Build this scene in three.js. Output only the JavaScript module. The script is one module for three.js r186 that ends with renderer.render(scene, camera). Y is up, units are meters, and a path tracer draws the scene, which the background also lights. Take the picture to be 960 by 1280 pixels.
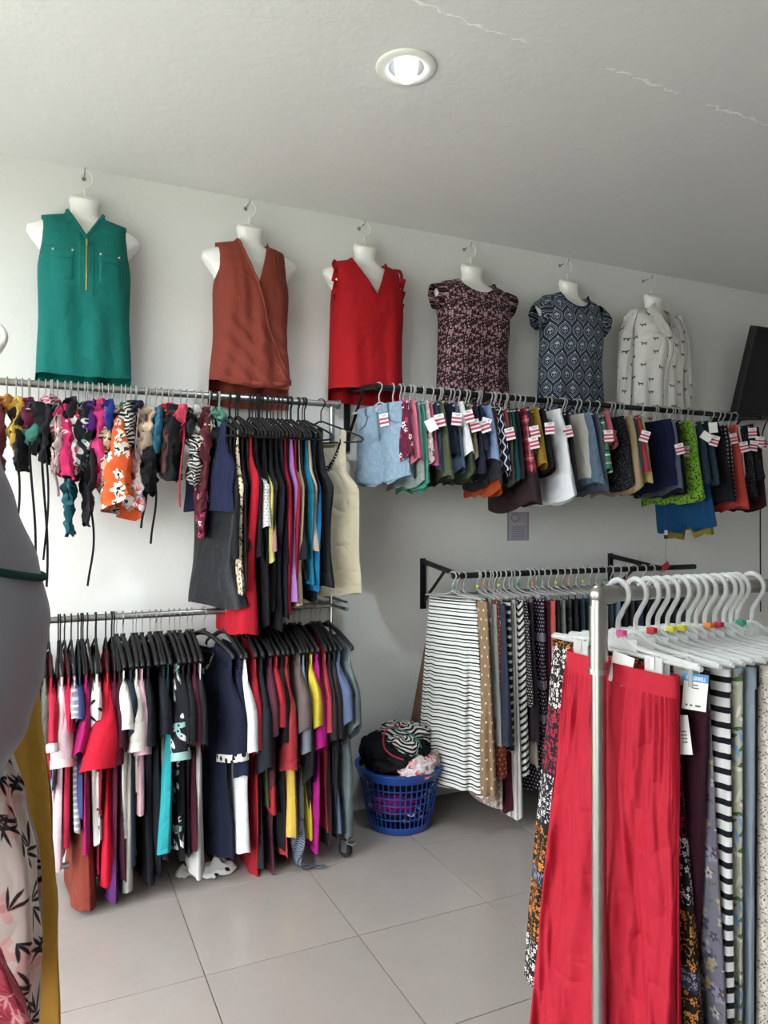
import * as THREE from 'three';
import { RoundedBoxGeometry } from 'three/addons/geometries/RoundedBoxGeometry.js';
import { mergeGeometries } from 'three/addons/utils/BufferGeometryUtils.js';
import { RectAreaLightUniformsLib } from 'three/addons/lights/RectAreaLightUniformsLib.js';

// ------------------------------------------------------------------ camera, sky, light, exposure
const scene = new THREE.Scene();
const FPX = 924, CX = 480, HY = 645, EYE = 1.4, YAW = Math.atan(431 / 924);
const camera = new THREE.PerspectiveCamera(2 * Math.atan(640 / FPX) * 180 / Math.PI, 960 / 1280, 0.05, 60);
camera.position.set(0, EYE, 0);
camera.rotation.order = 'YXZ';
camera.rotation.y = -YAW;
camera.rotation.x = Math.atan((HY - 640) / FPX);
scene.add(camera);
const renderer = new THREE.WebGLRenderer();
renderer.toneMapping = THREE.LinearToneMapping;
renderer.toneMappingExposure = 0.95;
renderer.shadowMap.enabled = true;
scene.background = new THREE.Color().setRGB(0.96, 1.0, 1.03);      // bright overcast sky outside the shop window
scene.backgroundIntensity = 10.9;
RectAreaLightUniformsLib.init();

// ------------------------------------------------------------------ pixels of the photograph to the room
// u runs along the back wall (to the right), v runs from the camera to the back wall; world = (u, y, -v)
const cu = Math.cos(YAW), su = Math.sin(YAW);
const WALL = 3.25, CEIL = 2.82;
const at = (px, py, v) => {
  const X = (px - CX) / FPX, Y = (HY - py) / FPX, s = v / (cu - su * X);
  return { u: (cu * X + su) * s, y: EYE + Y * s, s };
};
const uAt = (px, v) => at(px, HY, v).u;
const P = (u, y, v) => new THREE.Vector3(u, y, -v);

// ------------------------------------------------------------------ small tools
const rng = (seed) => { let a = seed * 2654435761 >>> 0; return () => { a = a + 0x6D2B79F5 | 0; let t = Math.imul(a ^ a >>> 15, 1 | a); t = t + Math.imul(t ^ t >>> 7, 61 | t) ^ t; return ((t ^ t >>> 14) >>> 0) / 4294967296; }; };
const lerp = (a, b, t) => a + (b - a) * t, clamp = (x, a = 0, b = 1) => Math.min(b, Math.max(a, x));
const sm = (a, b, x) => { const t = clamp((x - a) / (b - a)); return t * t * (3 - 2 * t); };
const keys = (k, x) => {            // smooth interpolation through [x, value] pairs
  if (x <= k[0][0]) return k[0][1];
  for (let i = 1; i < k.length; i++) if (x <= k[i][0]) { const t = (x - k[i - 1][0]) / (k[i][0] - k[i - 1][0]); return lerp(k[i - 1][1], k[i][1], t * t * (3 - 2 * t) * .6 + t * .4); }
  return k[k.length - 1][1];
};
const spow = (c, p) => Math.sign(c) * Math.pow(Math.abs(c), p);
const taken = {};
const numbered = (n) => { const k = taken[n] = (taken[n] ?? -1) + 1; return k ? n + '_' + String(k).padStart(3, '0') : n; };
function mesh(name, geometry, material, parent) {
  const m = new THREE.Mesh(geometry, material); m.name = name; m.castShadow = m.receiveShadow = true;
  if (parent) parent.add(m);
  return m;
}
function describe(o, label, category, group) { o.userData.label = label; o.userData.category = category; if (group) o.userData.group = group; return o; }
function thing(name, label, category, pos, turn = 0, group) {
  const o = new THREE.Group(); o.name = numbered(name); scene.add(o);
  o.position.copy(pos); o.rotation.y = turn;
  return describe(o, label, category, group);
}
function single(name, geometry, material, label, category, pos, turn = 0, group) {
  const m = mesh(numbered(name), geometry, material, scene);
  if (pos) m.position.copy(pos); m.rotation.y = turn;
  return describe(m, label, category, group);
}
function structure(name, geometry, material, pos, parent = scene) {
  const m = geometry ? mesh(name, geometry, material, parent) : new THREE.Group();
  m.name = name; if (!geometry) parent.add(m);
  if (pos) m.position.copy(pos);
  if (parent === scene) m.userData.kind = 'structure';
  return m;
}
const box = (w, h, d, x = 0, y = 0, z = 0) => new THREE.BoxGeometry(w, h, d).translate(x, y, z);
const rbox = (w, h, d, r, x = 0, y = 0, z = 0, seg = 2) => new RoundedBoxGeometry(w, h, d, seg, r).translate(x, y, z);
const V3 = (x, y, z) => new THREE.Vector3(x, y, z);
function pipe(points, r, seg = 24, rad = 8, closed = false) { return new THREE.TubeGeometry(new THREE.CatmullRomCurve3(points, closed, 'catmullrom', .5), seg, r, rad, closed); }
function rod(a, b, r, rad = 16, r2 = r) {
  const d = b.clone().sub(a), g = new THREE.CylinderGeometry(r2, r, d.length(), rad, 1);
  g.applyQuaternion(new THREE.Quaternion().setFromUnitVectors(V3(0, 1, 0), d.clone().normalize()));
  return g.translate((a.x + b.x) / 2, (a.y + b.y) / 2, (a.z + b.z) / 2);
}
const join = (list) => mergeGeometries(list.map((g) => { const h = g.index ? g.toNonIndexed() : g; for (const k of Object.keys(h.attributes)) if (!['position', 'normal', 'uv'].includes(k)) h.deleteAttribute(k); return h; }));

// a surface of rings; fn(a, t) gives a point. The seam lies at the back, uv is in metres.
function rings(rows, cols, fn, { a0 = -Math.PI * .75, span = Math.PI * 2, closed = true } = {}) {
  const pos = [], uv = [], idx = [], W = cols + 1, arc = [0];
  let prev = null;
  for (let c = 0; c <= cols; c++) { const p = fn(a0 + span * c / cols, .6); if (prev) arc.push(arc[c - 1] + Math.hypot(p[0] - prev[0], p[2] - prev[2])); prev = p; }
  for (let r = 0; r <= rows; r++) for (let c = 0; c <= cols; c++) {
    const p = fn(a0 + span * (closed && c === cols ? 0 : c) / cols, r / rows);
    pos.push(p[0], p[1], p[2]); uv.push(arc[c], p[1]);
  }
  for (let r = 0; r < rows; r++) for (let c = 0; c < cols; c++) { const i = r * W + c; idx.push(i, i + W, i + 1, i + 1, i + W, i + W + 1); }
  const g = new THREE.BufferGeometry();
  g.setAttribute('position', new THREE.Float32BufferAttribute(pos, 3));
  g.setAttribute('uv', new THREE.Float32BufferAttribute(uv, 2));
  g.setIndex(idx); g.computeVertexNormals();
  if (closed) { const n = g.attributes.normal; for (let r = 0; r <= rows; r++) { const i = r * W, j = i + cols, v = V3(n.getX(i) + n.getX(j), n.getY(i) + n.getY(j), n.getZ(i) + n.getZ(j)).normalize(); n.setXYZ(i, v.x, v.y, v.z); n.setXYZ(j, v.x, v.y, v.z); } }
  return g;
}
// an open sheet; fn(s, t) with s, t in 0..1
function sheet(nx, ny, fn, uvScale) {
  const pos = [], uv = [], idx = [], W = nx + 1;
  for (let j = 0; j <= ny; j++) for (let i = 0; i <= nx; i++) { const p = fn(i / nx, j / ny); pos.push(p[0], p[1], p[2]); if (uvScale) uv.push(i / nx * uvScale[0], (1 - j / ny) * uvScale[1]); else uv.push(p[0], p[1]); }
  for (let j = 0; j < ny; j++) for (let i = 0; i < nx; i++) { const k = j * W + i; idx.push(k, k + W, k + 1, k + 1, k + W, k + W + 1); }
  const g = new THREE.BufferGeometry();
  g.setAttribute('position', new THREE.Float32BufferAttribute(pos, 3)); g.setAttribute('uv', new THREE.Float32BufferAttribute(uv, 2));
  g.setIndex(idx); g.computeVertexNormals();
  return g;
}
// smooth value noise
const perm = (() => { const r = rng(77), p = []; for (let i = 0; i < 512; i++) p.push(r()); return p; })();
const h3 = (x, y, z) => perm[(Math.imul(x, 374761393) ^ Math.imul(y, 668265263) ^ Math.imul(z, 1274126177)) >>> 7 & 511];
function noise(x, y, z = 0) {
  const i = Math.floor(x), j = Math.floor(y), k = Math.floor(z), f = x - i, g = y - j, h = z - k, u = f * f * (3 - 2 * f), v = g * g * (3 - 2 * g), w = h * h * (3 - 2 * h);
  const L = (a, b, t) => a + (b - a) * t;
  return L(L(L(h3(i, j, k), h3(i + 1, j, k), u), L(h3(i, j + 1, k), h3(i + 1, j + 1, k), u), v), L(L(h3(i, j, k + 1), h3(i + 1, j, k + 1), u), L(h3(i, j + 1, k + 1), h3(i + 1, j + 1, k + 1), u), v), w) * 2 - 1;
}

// ------------------------------------------------------------------ textures
function canvasTexture(px, size, draw, srgb = true, wrapCopies = true) {
  const c = document.createElement('canvas'); c.width = c.height = px; const x = c.getContext('2d');
  draw(x, px);
  const t = new THREE.CanvasTexture(c); t.wrapS = t.wrapT = THREE.RepeatWrapping; t.magFilter = THREE.LinearFilter;
  if (srgb) t.colorSpace = THREE.SRGBColorSpace;
  t.repeat.set(1 / size, 1 / size);
  return t;
}
function dataTexture(n, fn, size, srgb) {
  const d = new Uint8Array(n * n * 4);
  for (let j = 0; j < n; j++) for (let i = 0; i < n; i++) { const c = fn(i / n, j / n), k = (j * n + i) * 4; d[k] = c[0] * 255; d[k + 1] = c[1] * 255; d[k + 2] = c[2] * 255; d[k + 3] = 255; }
  const t = new THREE.DataTexture(d, n, n); t.wrapS = t.wrapT = THREE.RepeatWrapping; t.magFilter = THREE.LinearFilter; t.minFilter = THREE.LinearMipmapLinearFilter; t.generateMipmaps = true;
  if (srgb) t.colorSpace = THREE.SRGBColorSpace;
  t.repeat.set(1 / size, 1 / size); t.needsUpdate = true;
  return t;
}
// tileable noise on the unit square with whole-number periods
function tnoise(x, y, p, s = 0) {
  const i = Math.floor(x * p), j = Math.floor(y * p), f = x * p - i, g = y * p - j, u = f * f * (3 - 2 * f), v = g * g * (3 - 2 * g), m = (a) => ((a % p) + p) % p;
  return lerp(lerp(h3(m(i), m(j), s), h3(m(i + 1), m(j), s), u), lerp(h3(m(i), m(j + 1), s), h3(m(i + 1), m(j + 1), s), u), v);
}
const wrinkle = dataTexture(256, (x, y) => {
  const w = tnoise(x, y, 4, 1) * .6, r1 = 1 - Math.abs(tnoise(x + w * .2, y * 1, 6, 2) * 2 - 1), r2 = 1 - Math.abs(tnoise(x, y + w * .15, 12, 3) * 2 - 1), v = clamp(r1 * r1 * .6 + r2 * .25 + tnoise(x, y, 40, 4) * .12);
  return [v, v, v];
}, .32, false);
const plasterBump = dataTexture(512, (x, y) => { const v = clamp(.45 * tnoise(x, y, 24, 5) + .35 * tnoise(x, y, 60, 6) + .2 * tnoise(x, y, 150, 7)); return [v, v, v]; }, .9, false);

// ------------------------------------------------------------------ the room
const M = {};
const std = (color, roughness = .8, extra = {}) => new THREE.MeshStandardMaterial({ color, roughness, ...extra });
M.wall = std(0xe4e4e0, .75, { bumpMap: plasterBump, bumpScale: .0012 });
M.ceiling = std(0xe6e5e4, .85, { bumpMap: plasterBump, bumpScale: .0012 });
M.plainWall = std(0xe0e0dc, .8);
M.chrome = std(0xa8a8a6, .36, { metalness: 1 });
M.steel = std(0x9c9a95, .34, { metalness: 1 });
M.blackMetal = std(0x1d1e20, .5, { metalness: .3 });
M.blackPlastic = std(0x0a0a0b, .55);
M.velvet = std(0x070708, .85);
M.darkRubber = std(0x161616, .7);
M.whitePlastic = new THREE.MeshPhysicalMaterial({ color: 0xf1efe9, roughness: .34, clearcoat: .25, clearcoatRoughness: .3 });
M.clear = new THREE.MeshPhysicalMaterial({ color: 0xf2f3f2, roughness: .35, transmission: .78, thickness: 0, ior: 1.4 });
M.greyClear = new THREE.MeshPhysicalMaterial({ color: 0xb9b9b6, roughness: .4, transmission: .3, thickness: 0, ior: 1.4 });
M.frame = std(0xdcdcd8, .5);
const U0 = -1.15, U1 = 6.6, V0 = -3.2, V1 = WALL, TH = .2;
// planes with uv in metres
function metreBox(w, h, d) { const g = new THREE.BoxGeometry(w, h, d), p = g.attributes.position, n = g.attributes.normal, uv = g.attributes.uv; for (let i = 0; i < p.count; i++) { const ax = Math.abs(n.getX(i)) > .5, ay = Math.abs(n.getY(i)) > .5; uv.setXY(i, ax ? p.getZ(i) : p.getX(i), ay ? p.getZ(i) : p.getY(i)); } return g; }
structure('wall_back', metreBox(U1 - U0 + 2 * TH, CEIL + .2, TH), M.wall, P((U0 + U1) / 2, (CEIL + .2) / 2 - .1, V1 + TH / 2));
structure('wall_right', metreBox(TH, CEIL + .2, V1 - V0), M.wall, P(U1 + TH / 2, (CEIL + .2) / 2 - .1, (V0 + V1) / 2));
structure('wall_front', metreBox(U1 - U0 + 2 * TH, CEIL + .2, TH), M.plainWall, P((U0 + U1) / 2, (CEIL + .2) / 2 - .1, V0 - TH / 2));
const ceiling = structure('ceiling', metreBox(U1 - U0 + 2 * TH, TH, V1 - V0 + 2 * TH), M.ceiling, P((U0 + U1) / 2, CEIL + TH / 2, (V0 + V1) / 2));
// the left wall holds the glazed shop front that lets the daylight in
const WIN = { v0: -.7, v1: 2.9, y0: .05, y1: 2.5 };
{
  const parts = [[V0, WIN.v0, -.1, CEIL + .1], [WIN.v1, V1, -.1, CEIL + .1], [WIN.v0, WIN.v1, WIN.y1, CEIL + .1], [WIN.v0, WIN.v1, -.1, WIN.y0]];
  const wl = structure('wall_left', null, null, null);
  for (const [a, b, c, d] of parts) mesh('wall_section', metreBox(TH, d - c, b - a), M.plainWall, wl).position.copy(P(U0 - TH / 2, (c + d) / 2, (a + b) / 2));
  const win = structure('window_1', null, null, null);
  const glass = new THREE.MeshPhysicalMaterial({ color: 0xffffff, roughness: 0, transmission: 1, thickness: 0, ior: 1.45 });
  const n = 3, step = (WIN.v1 - WIN.v0) / n;
  for (let i = 0; i <= n; i++) mesh('mullion', box(.06, WIN.y1 - WIN.y0, .05), M.frame, win).position.copy(P(U0 - .1, (WIN.y0 + WIN.y1) / 2, clamp(WIN.v0 + step * i, WIN.v0 + .025, WIN.v1 - .025)));
  for (const y of [WIN.y0 + .025, WIN.y1 - .025]) mesh('transom', box(.06, .05, WIN.v1 - WIN.v0 - .05), M.frame, win).position.copy(P(U0 - .1, y, (WIN.v0 + WIN.v1) / 2));
  for (let i = 0; i < n; i++) mesh('pane', box(.006, WIN.y1 - WIN.y0 - .1, step - .05), glass, win).position.copy(P(U0 - .1, (WIN.y0 + WIN.y1) / 2, WIN.v0 + step * (i + .5)));
}
structure('ground_outside', metreBox(26, .1, 26), std(0xacafa2, .95), P(-3, -.16, -2));

// floor of large glossy tiles, joints from the photograph
{
  const S = .507, ou = .969, ov = 2.278, gap = .003;
  const floor = structure('floor', null, null, null);
  mesh('grout', metreBox(U1 - U0, .08, V1 - V0), std(0x6d6862, .9), floor).position.copy(P((U0 + U1) / 2, -.0445, (V0 + V1) / 2));
  const mats = [0, 1, 2, 3].map((k) => {
    const base = [[.355, .312, .287], [.362, .319, .293], [.35, .308, .284], [.358, .315, .29]][k];
    const map = dataTexture(128, (x, y) => { const m = .5 * tnoise(x, y, 5, 20 + k) + .3 * tnoise(x, y, 14, 30 + k) + .2 * tnoise(x, y, 50, 40 + k), f = .95 + m * .1; return base.map((b) => Math.pow(clamp(b * f), 1 / 2.2)); }, 1, true);
    return new THREE.MeshPhysicalMaterial({ map, roughness: .24, ior: 1.5 });
  });
  const r = rng(5), cache = {};
  for (let i = Math.floor((U0 - ou) / S); i * S + ou < U1; i++) for (let j = Math.floor((V0 - ov) / S); j * S + ov < V1; j++) {
    const a = Math.max(U0, ou + i * S + gap / 2), b = Math.min(U1, ou + (i + 1) * S - gap / 2), c = Math.max(V0, ov + j * S + gap / 2), d = Math.min(V1, ov + (j + 1) * S - gap / 2);
    if (b - a < .01 || d - c < .01) continue;
    const key = (b - a).toFixed(3) + '_' + (d - c).toFixed(3);
    const g = cache[key] ??= new RoundedBoxGeometry(b - a, .008, d - c, 1, .0012);
    mesh('tile', g, mats[Math.floor(r() * 4)], floor).position.copy(P((a + b) / 2, -.004, (c + d) / 2));
  }
}
// filled cracks along the ceiling, parallel to the back wall
{
  const line = [[[505, -8], [560, 14], [610, 36], [668, 53]], [[757, 81], [800, 97], [850, 116]], [[884, 129], [925, 143], [975, 160]]];
  const cm = std(0xffffff, .7), r = rng(9);
  line.forEach((pts, i) => {
    const q = [];
    for (const [px, py] of pts) { const s = (CEIL - EYE) * FPX / (HY - py), X = (px - CX) / FPX; q.push([(cu * X + su) * s, (cu - su * X) * s]); }
    const pos = [], idx = [], N = 60;
    for (let k = 0; k <= N; k++) {
      const f = k / N * (q.length - 1), j = Math.min(q.length - 2, Math.floor(f)), t = f - j, u = lerp(q[j][0], q[j + 1][0], t), v = lerp(q[j][1], q[j + 1][1], t) + noise(k * .35, i * 7, 3) * .008, w = (.002 + .006 * Math.max(0, noise(k * .6, i * 3, 9) + .35)) * Math.min(1, k / 3, (N - k) / 3);
      for (const [dv, y] of [[-w, CEIL + .0005], [-w * .5, CEIL - .001], [w * .5, CEIL - .001], [w, CEIL + .0005]]) pos.push(u, y, -(v + dv));
      if (k < N) for (let m = 0; m < 3; m++) { const o = k * 4 + m; idx.push(o, o + 4, o + 1, o + 1, o + 4, o + 5); }
    }
    const g = new THREE.BufferGeometry(); g.setAttribute('position', new THREE.Float32BufferAttribute(pos, 3)); g.setIndex(idx); g.computeVertexNormals();
    const m = mesh('crack', g, cm, ceiling); m.position.copy(ceiling.position).negate();
  });
}
// recessed ceiling lamp
{
  const s = (CEIL - EYE) * FPX / (HY - 82), X = (508 - CX) / FPX, pos = P((cu * X + su) * s, CEIL, (cu - su * X) * s);
  const L = thing('ceiling_lamp', 'round white recessed ceiling lamp with a glowing bulb', 'lamp', pos);
  const prof = [[.096, 0], [.097, -.003], [.092, -.008], [.078, -.011], [.066, -.009], [.062, -.004], [.055, -.002], [.05, 0]].map(([a, b]) => new THREE.Vector2(a, b));
  mesh('trim_ring', new THREE.LatheGeometry(prof, 64), M.whitePlastic, L);
  mesh('reflector', new THREE.LatheGeometry([[.056, -.003], [.048, -.002], [.036, -.0015], [.001, -.001]].map(([a, b]) => new THREE.Vector2(a, b)), 48), std(0xeeeeee, .25, { metalness: .6 }), L);
  const bulb = mesh('bulb', new THREE.SphereGeometry(.035, 32, 20).translate(0, -.014, 0), std(0xffffff, .4, { emissive: new THREE.Color(.80, .93, 1), emissiveIntensity: 6 }), L);
  const pl = new THREE.SpotLight(new THREE.Color(.82, .93, 1), 5, 0, 1.25, .6); pl.position.set(0, -.06, 0); pl.target.position.set(0, -1, 0); pl.shadow.radius = 1.6; pl.castShadow = true; pl.name = 'bulb_light'; L.add(pl); L.add(pl.target); pl.target.name = 'bulb_light_aim';
}

// ------------------------------------------------------------------ fabrics: plain colours and printed patterns
const patterns = {};
const hex = (c) => '#' + c.toString(16).padStart(6, '0');
function wrapDraw(x, n, px, py, r, f) { for (const dx of [-n, 0, n]) for (const dy of [-n, 0, n]) if (px + dx > -r && px + dx < n + r && py + dy > -r && py + dy < n + r) { x.save(); x.translate(px + dx, py + dy); f(x); x.restore(); } }
const scatter = (x, n, count, seed, r, f) => { const q = rng(seed); for (let i = 0; i < count; i++) { const px = q() * n, py = q() * n, a = q() * 6.283, k = q(), e = q(); wrapDraw(x, n, px, py, r, (c) => { c.rotate(a); f(c, k, e, i); }); } };
const flower = (c, r, petals, fill, heart) => { c.fillStyle = fill; for (let i = 0; i < petals; i++) { c.save(); c.rotate(i / petals * 6.283); c.beginPath(); c.ellipse(r * .58, 0, r * .46, r * .3, 0, 0, 6.3); c.fill(); c.restore(); } if (heart) { c.fillStyle = heart; c.beginPath(); c.arc(0, 0, r * .25, 0, 6.3); c.fill(); } };
const leaf = (c, l, w, fill) => { c.fillStyle = fill; c.beginPath(); c.moveTo(0, 0); c.quadraticCurveTo(l * .5, w, l, 0); c.quadraticCurveTo(l * .5, -w, 0, 0); c.fill(); };
const fillBg = (x, n, c) => { x.fillStyle = c; x.fillRect(0, 0, n, n); };
function pattern(name, size, draw, px = 256) { patterns[name] = () => (patterns[name].t ??= canvasTexture(px, size, draw)); }
pattern('maroon_floral', .09, (x, n) => { fillBg(x, n, '#2b1420'); scatter(x, n, 44, 3, 40, (c, k, e) => flower(c, 9 + k * 9, 5, e > .45 ? '#cfa3a4' : '#b98a92', '#3a1a26')); scatter(x, n, 110, 4, 20, (c, k, e) => leaf(c, 14, 5, e > .4 ? '#eadad4' : '#7d3f4e')); scatter(x, n, 40, 5, 20, (c) => leaf(c, 16, 4, '#160a10')); });
pattern('blue_ikat', .15, (x, n) => {
  fillBg(x, n, '#233148'); x.strokeStyle = '#cdd6da'; x.lineCap = 'round';
  const ogee = (r, lw) => { x.lineWidth = lw; x.beginPath(); x.moveTo(0, -r * 1.3); x.bezierCurveTo(r * .2, -r * .8, r, -r * .7, r * .9, 0); x.bezierCurveTo(r, r * .7, r * .2, r * .8, 0, r * 1.3); x.bezierCurveTo(-r * .2, r * .8, -r, r * .7, -r * .9, 0); x.bezierCurveTo(-r, -r * .7, -r * .2, -r * .8, 0, -r * 1.3); x.stroke(); };
  for (let i = -1; i < 3; i++) for (let j = -1; j < 3; j++) {
    x.save(); x.translate((i + (j & 1 ? .5 : 0)) * n / 2 + n / 4, j * n / 2 + n / 4);
    ogee(n * .235, n * .014); ogee(n * .18, n * .008); ogee(n * .1, n * .012);
    for (let k = 0; k < 5; k++) { x.save(); x.rotate(-1.571 + (k - 2) * .5); leaf(x, n * .12, n * .02, '#cdd6da'); x.restore(); }
    for (let k = 0; k < 14; k++) { const a = k / 14 * 6.283; x.fillStyle = '#cdd6da'; x.beginPath(); x.arc(Math.cos(a) * n * .14, Math.sin(a) * n * .18, n * .009, 0, 6.3); x.fill(); }
    x.fillStyle = '#cdd6da'; x.beginPath(); x.arc(0, n * .05, n * .022, 0, 6.3); x.fill(); x.beginPath(); x.arc(n * .25, n * .24, n * .018, 0, 6.3); x.fill();
    x.restore();
  }
}, 512);
pattern('animal_print', .22, (x, n) => {
  fillBg(x, n, '#e9e7e1'); const q = rng(8), spots = [[.15, .2], [.6, .1], [.85, .42], [.38, .48], [.1, .72], [.62, .78], [.9, .9]];
  x.fillStyle = '#2c2826'; for (const [a, b] of spots) wrapDraw(x, n, a * n, b * n, 40, (c) => { c.rotate((q() - .5) * .9); c.fillRect(-15, -4, 26, 6); for (const k of [-14, -9, 5, 9]) c.fillRect(k, 0, 3, 11); c.fillRect(9, -10, 5, 9); c.fillRect(11, -11, 9, 5); c.fillRect(-20, -6, 7, 2.5); });
});
const hstripe = (bg, bars) => (x, n) => { fillBg(x, n, bg); for (const [y, h, c] of bars) { x.fillStyle = c; x.fillRect(0, y * n, n, h * n); } };
pattern('skirt_stripe', .066, hstripe('#e8eae4', [[.12, .1, '#23272a'], [.34, .07, '#3c4445'], [.62, .1, '#23272a'], [.84, .07, '#3c4445']]), 128);
pattern('navy_white_stripe', .05, hstripe('#e6e6e6', [[.05, .2, '#17181f'], [.55, .2, '#17181f']]), 128);
pattern('black_white_band', .036, hstripe('#1a191b', [[.1, .38, '#c9c5bd']]), 64);
pattern('grey_stripe', .03, (x, n) => { fillBg(x, n, '#b9b6b2'); x.fillStyle = '#6a666a'; x.fillRect(n * .2, 0, n * .16, n); x.fillStyle = '#dddad6'; x.fillRect(n * .6, 0, n * .2, n); }, 64);
pattern('slate_stripe', .012, hstripe('#3f4656', [[0, .45, '#7e8696']]), 64);
pattern('thin_grey_stripe', .02, hstripe('#8f8f96', [[0, .4, '#c5c5ca']]), 64);
pattern('chevron', .09, (x, n) => { fillBg(x, n, '#d3d0ca'); x.strokeStyle = '#1b191c'; x.lineWidth = n * .13; for (let k = -2; k < 5; k++) { x.beginPath(); x.moveTo(-10, k * n / 3); x.lineTo(n / 2, k * n / 3 + n * .35); x.lineTo(n + 10, k * n / 3); x.stroke(); } });
const dotted = (bg, fg, k, r) => (x, n) => { fillBg(x, n, bg); x.fillStyle = fg; for (let i = 0; i < k; i++) for (let j = 0; j < k; j++) { x.beginPath(); x.arc((i + (j % 2 ? .75 : .25)) / k * n, (j + .5) / k * n, r * n / k, 0, 6.3); x.fill(); } };
pattern('taupe_dot', .16, dotted('#8d7358', '#e7d8bf', 4, .13));
pattern('rust_dot', .08, dotted('#7c3520', '#d8b093', 4, .14));
pattern('plum_dot', .1, (x, n) => { dotted('#1e1522', '#c8bcc4', 6, .2)(x, n); });
pattern('black_dot', .05, dotted('#141214', '#cfc8c4', 4, .2), 128);
pattern('bold_dot', .07, dotted('#dedcd8', '#17181f', 2, .27), 128);
pattern('white_dot', .05, dotted('#d8d4cf', '#2a2628', 4, .18), 128);
pattern('leopard', .12, (x, n) => { fillBg(x, n, '#d9c6ac'); scatter(x, n, 70, 14, 30, (c, k) => { c.fillStyle = '#1d1715'; c.beginPath(); c.ellipse(0, 0, 9 + k * 5, 6 + k * 3, 0, .3, 5.2); c.fill(); c.fillStyle = '#a9835a'; c.beginPath(); c.ellipse(2, 0, 4, 3, 0, 0, 6.3); c.fill(); }); });
pattern('lime_leopard', .1, (x, n) => { fillBg(x, n, '#6f9c2c'); scatter(x, n, 90, 15, 30, (c, k) => { c.fillStyle = '#1a2410'; c.beginPath(); c.ellipse(0, 0, 7 + k * 6, 4 + k * 3, 0, 0, 6.3); c.fill(); }); });
pattern('zebra', .14, (x, n) => { fillBg(x, n, '#dcd8d3'); x.strokeStyle = '#151416'; x.lineWidth = n * .055; for (let k = -2; k < 12; k++) { x.beginPath(); for (let i = -1; i <= 17; i++) x.lineTo(i / 16 * n, k * n / 9 + Math.sin(i / 16 * 6.283) * n * .07 + Math.sin(i / 8 * 6.283 + k) * n * .02); x.stroke(); } });
pattern('orange_floral', .2, (x, n) => { fillBg(x, n, '#dd5a26'); scatter(x, n, 7, 21, 60, (c, k) => { flower(c, 26 + k * 12, 6, '#efe6da', '#2c2422'); leaf(c, 40, 8, '#241f1e'); }); scatter(x, n, 14, 22, 40, (c, k, e) => leaf(c, 26, 7, e > .4 ? '#efe6da' : '#241f1e')); });
pattern('pink_tropic', .14, (x, n) => { fillBg(x, n, '#e7e0e0'); scatter(x, n, 20, 23, 60, (c, k, e) => { for (let i = -2; i < 3; i++) { c.save(); c.rotate(i * .4); leaf(c, 44, 6, e > .35 ? '#c92a4a' : '#f08a8c'); c.restore(); } }); });
pattern('berry_floral', .16, (x, n) => { fillBg(x, n, '#5e1733'); scatter(x, n, 16, 24, 50, (c, k, e) => flower(c, 16 + k * 14, 5, e > .5 ? '#e2cfd2' : '#c2466f', '#3b0d20')); scatter(x, n, 20, 25, 40, (c) => leaf(c, 24, 6, '#2a1420')); });
pattern('mixed_swim', .13, (x, n) => { fillBg(x, n, '#b9a3a1'); scatter(x, n, 26, 26, 50, (c, k, e) => { c.fillStyle = ['#2d2026', '#8b3a4c', '#e6ddd6', '#54303a'][Math.floor(e * 4)]; c.beginPath(); c.ellipse(0, 0, 24 * k + 6, 9, 0, 0, 6.3); c.fill(); }); });
pattern('red_swirl', .06, (x, n) => { fillBg(x, n, '#d9ccca'); x.strokeStyle = '#b53350'; x.lineWidth = n * .12; for (let k = -3; k < 6; k++) { x.beginPath(); x.moveTo(-20, k * n / 4); x.lineTo(n + 20, k * n / 4 + n * .5); x.stroke(); } }, 128);
pattern('speckle', .09, (x, n) => { fillBg(x, n, '#15161b'); scatter(x, n, 110, 27, 12, (c, k, e) => leaf(c, 8 + k * 6, 3, e > .3 ? '#b9bcc2' : '#6d6f7c')); });
pattern('ivory_sprig', .07, (x, n) => { fillBg(x, n, '#d8d0c2'); scatter(x, n, 14, 28, 40, (c) => flower(c, 17, 7, '#ece8e0', '#c2a98a')); scatter(x, n, 80, 29, 24, (c) => { c.strokeStyle = '#4a3f36'; c.lineWidth = 2; c.beginPath(); c.moveTo(0, 0); c.quadraticCurveTo(7, 6, 15, 1); c.stroke(); leaf(c, 9, 3.5, '#55493e'); c.rotate(.8); leaf(c, 9, 3.5, '#55493e'); }); scatter(x, n, 12, 30, 20, (c) => { c.fillStyle = '#c8a988'; c.beginPath(); c.arc(0, 0, 6, 0, 6.3); c.fill(); }); });
pattern('meadow', .22, (x, n) => { fillBg(x, n, '#75727f'); scatter(x, n, 70, 31, 40, (c, k, e) => flower(c, 9 + k * 9, 5, ['#b6b0a8', '#595a78', '#8e8d9c', '#4c4763', '#a49a86'][Math.floor(e * 5)], e > .6 ? '#b08a3e' : '#3d3a48')); scatter(x, n, 70, 32, 20, (c, k, e) => leaf(c, 13, 4, e > .5 ? '#5b6352' : '#c7c2bb')); });
pattern('green_tropic', .14, (x, n) => { fillBg(x, n, '#b3b2a2'); scatter(x, n, 60, 33, 70, (c, k, e) => leaf(c, 50, 14, ['#4d6b3a', '#7a9acb', '#d8d5c6', '#6d5f50'][Math.floor(e * 4)])); });
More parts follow.
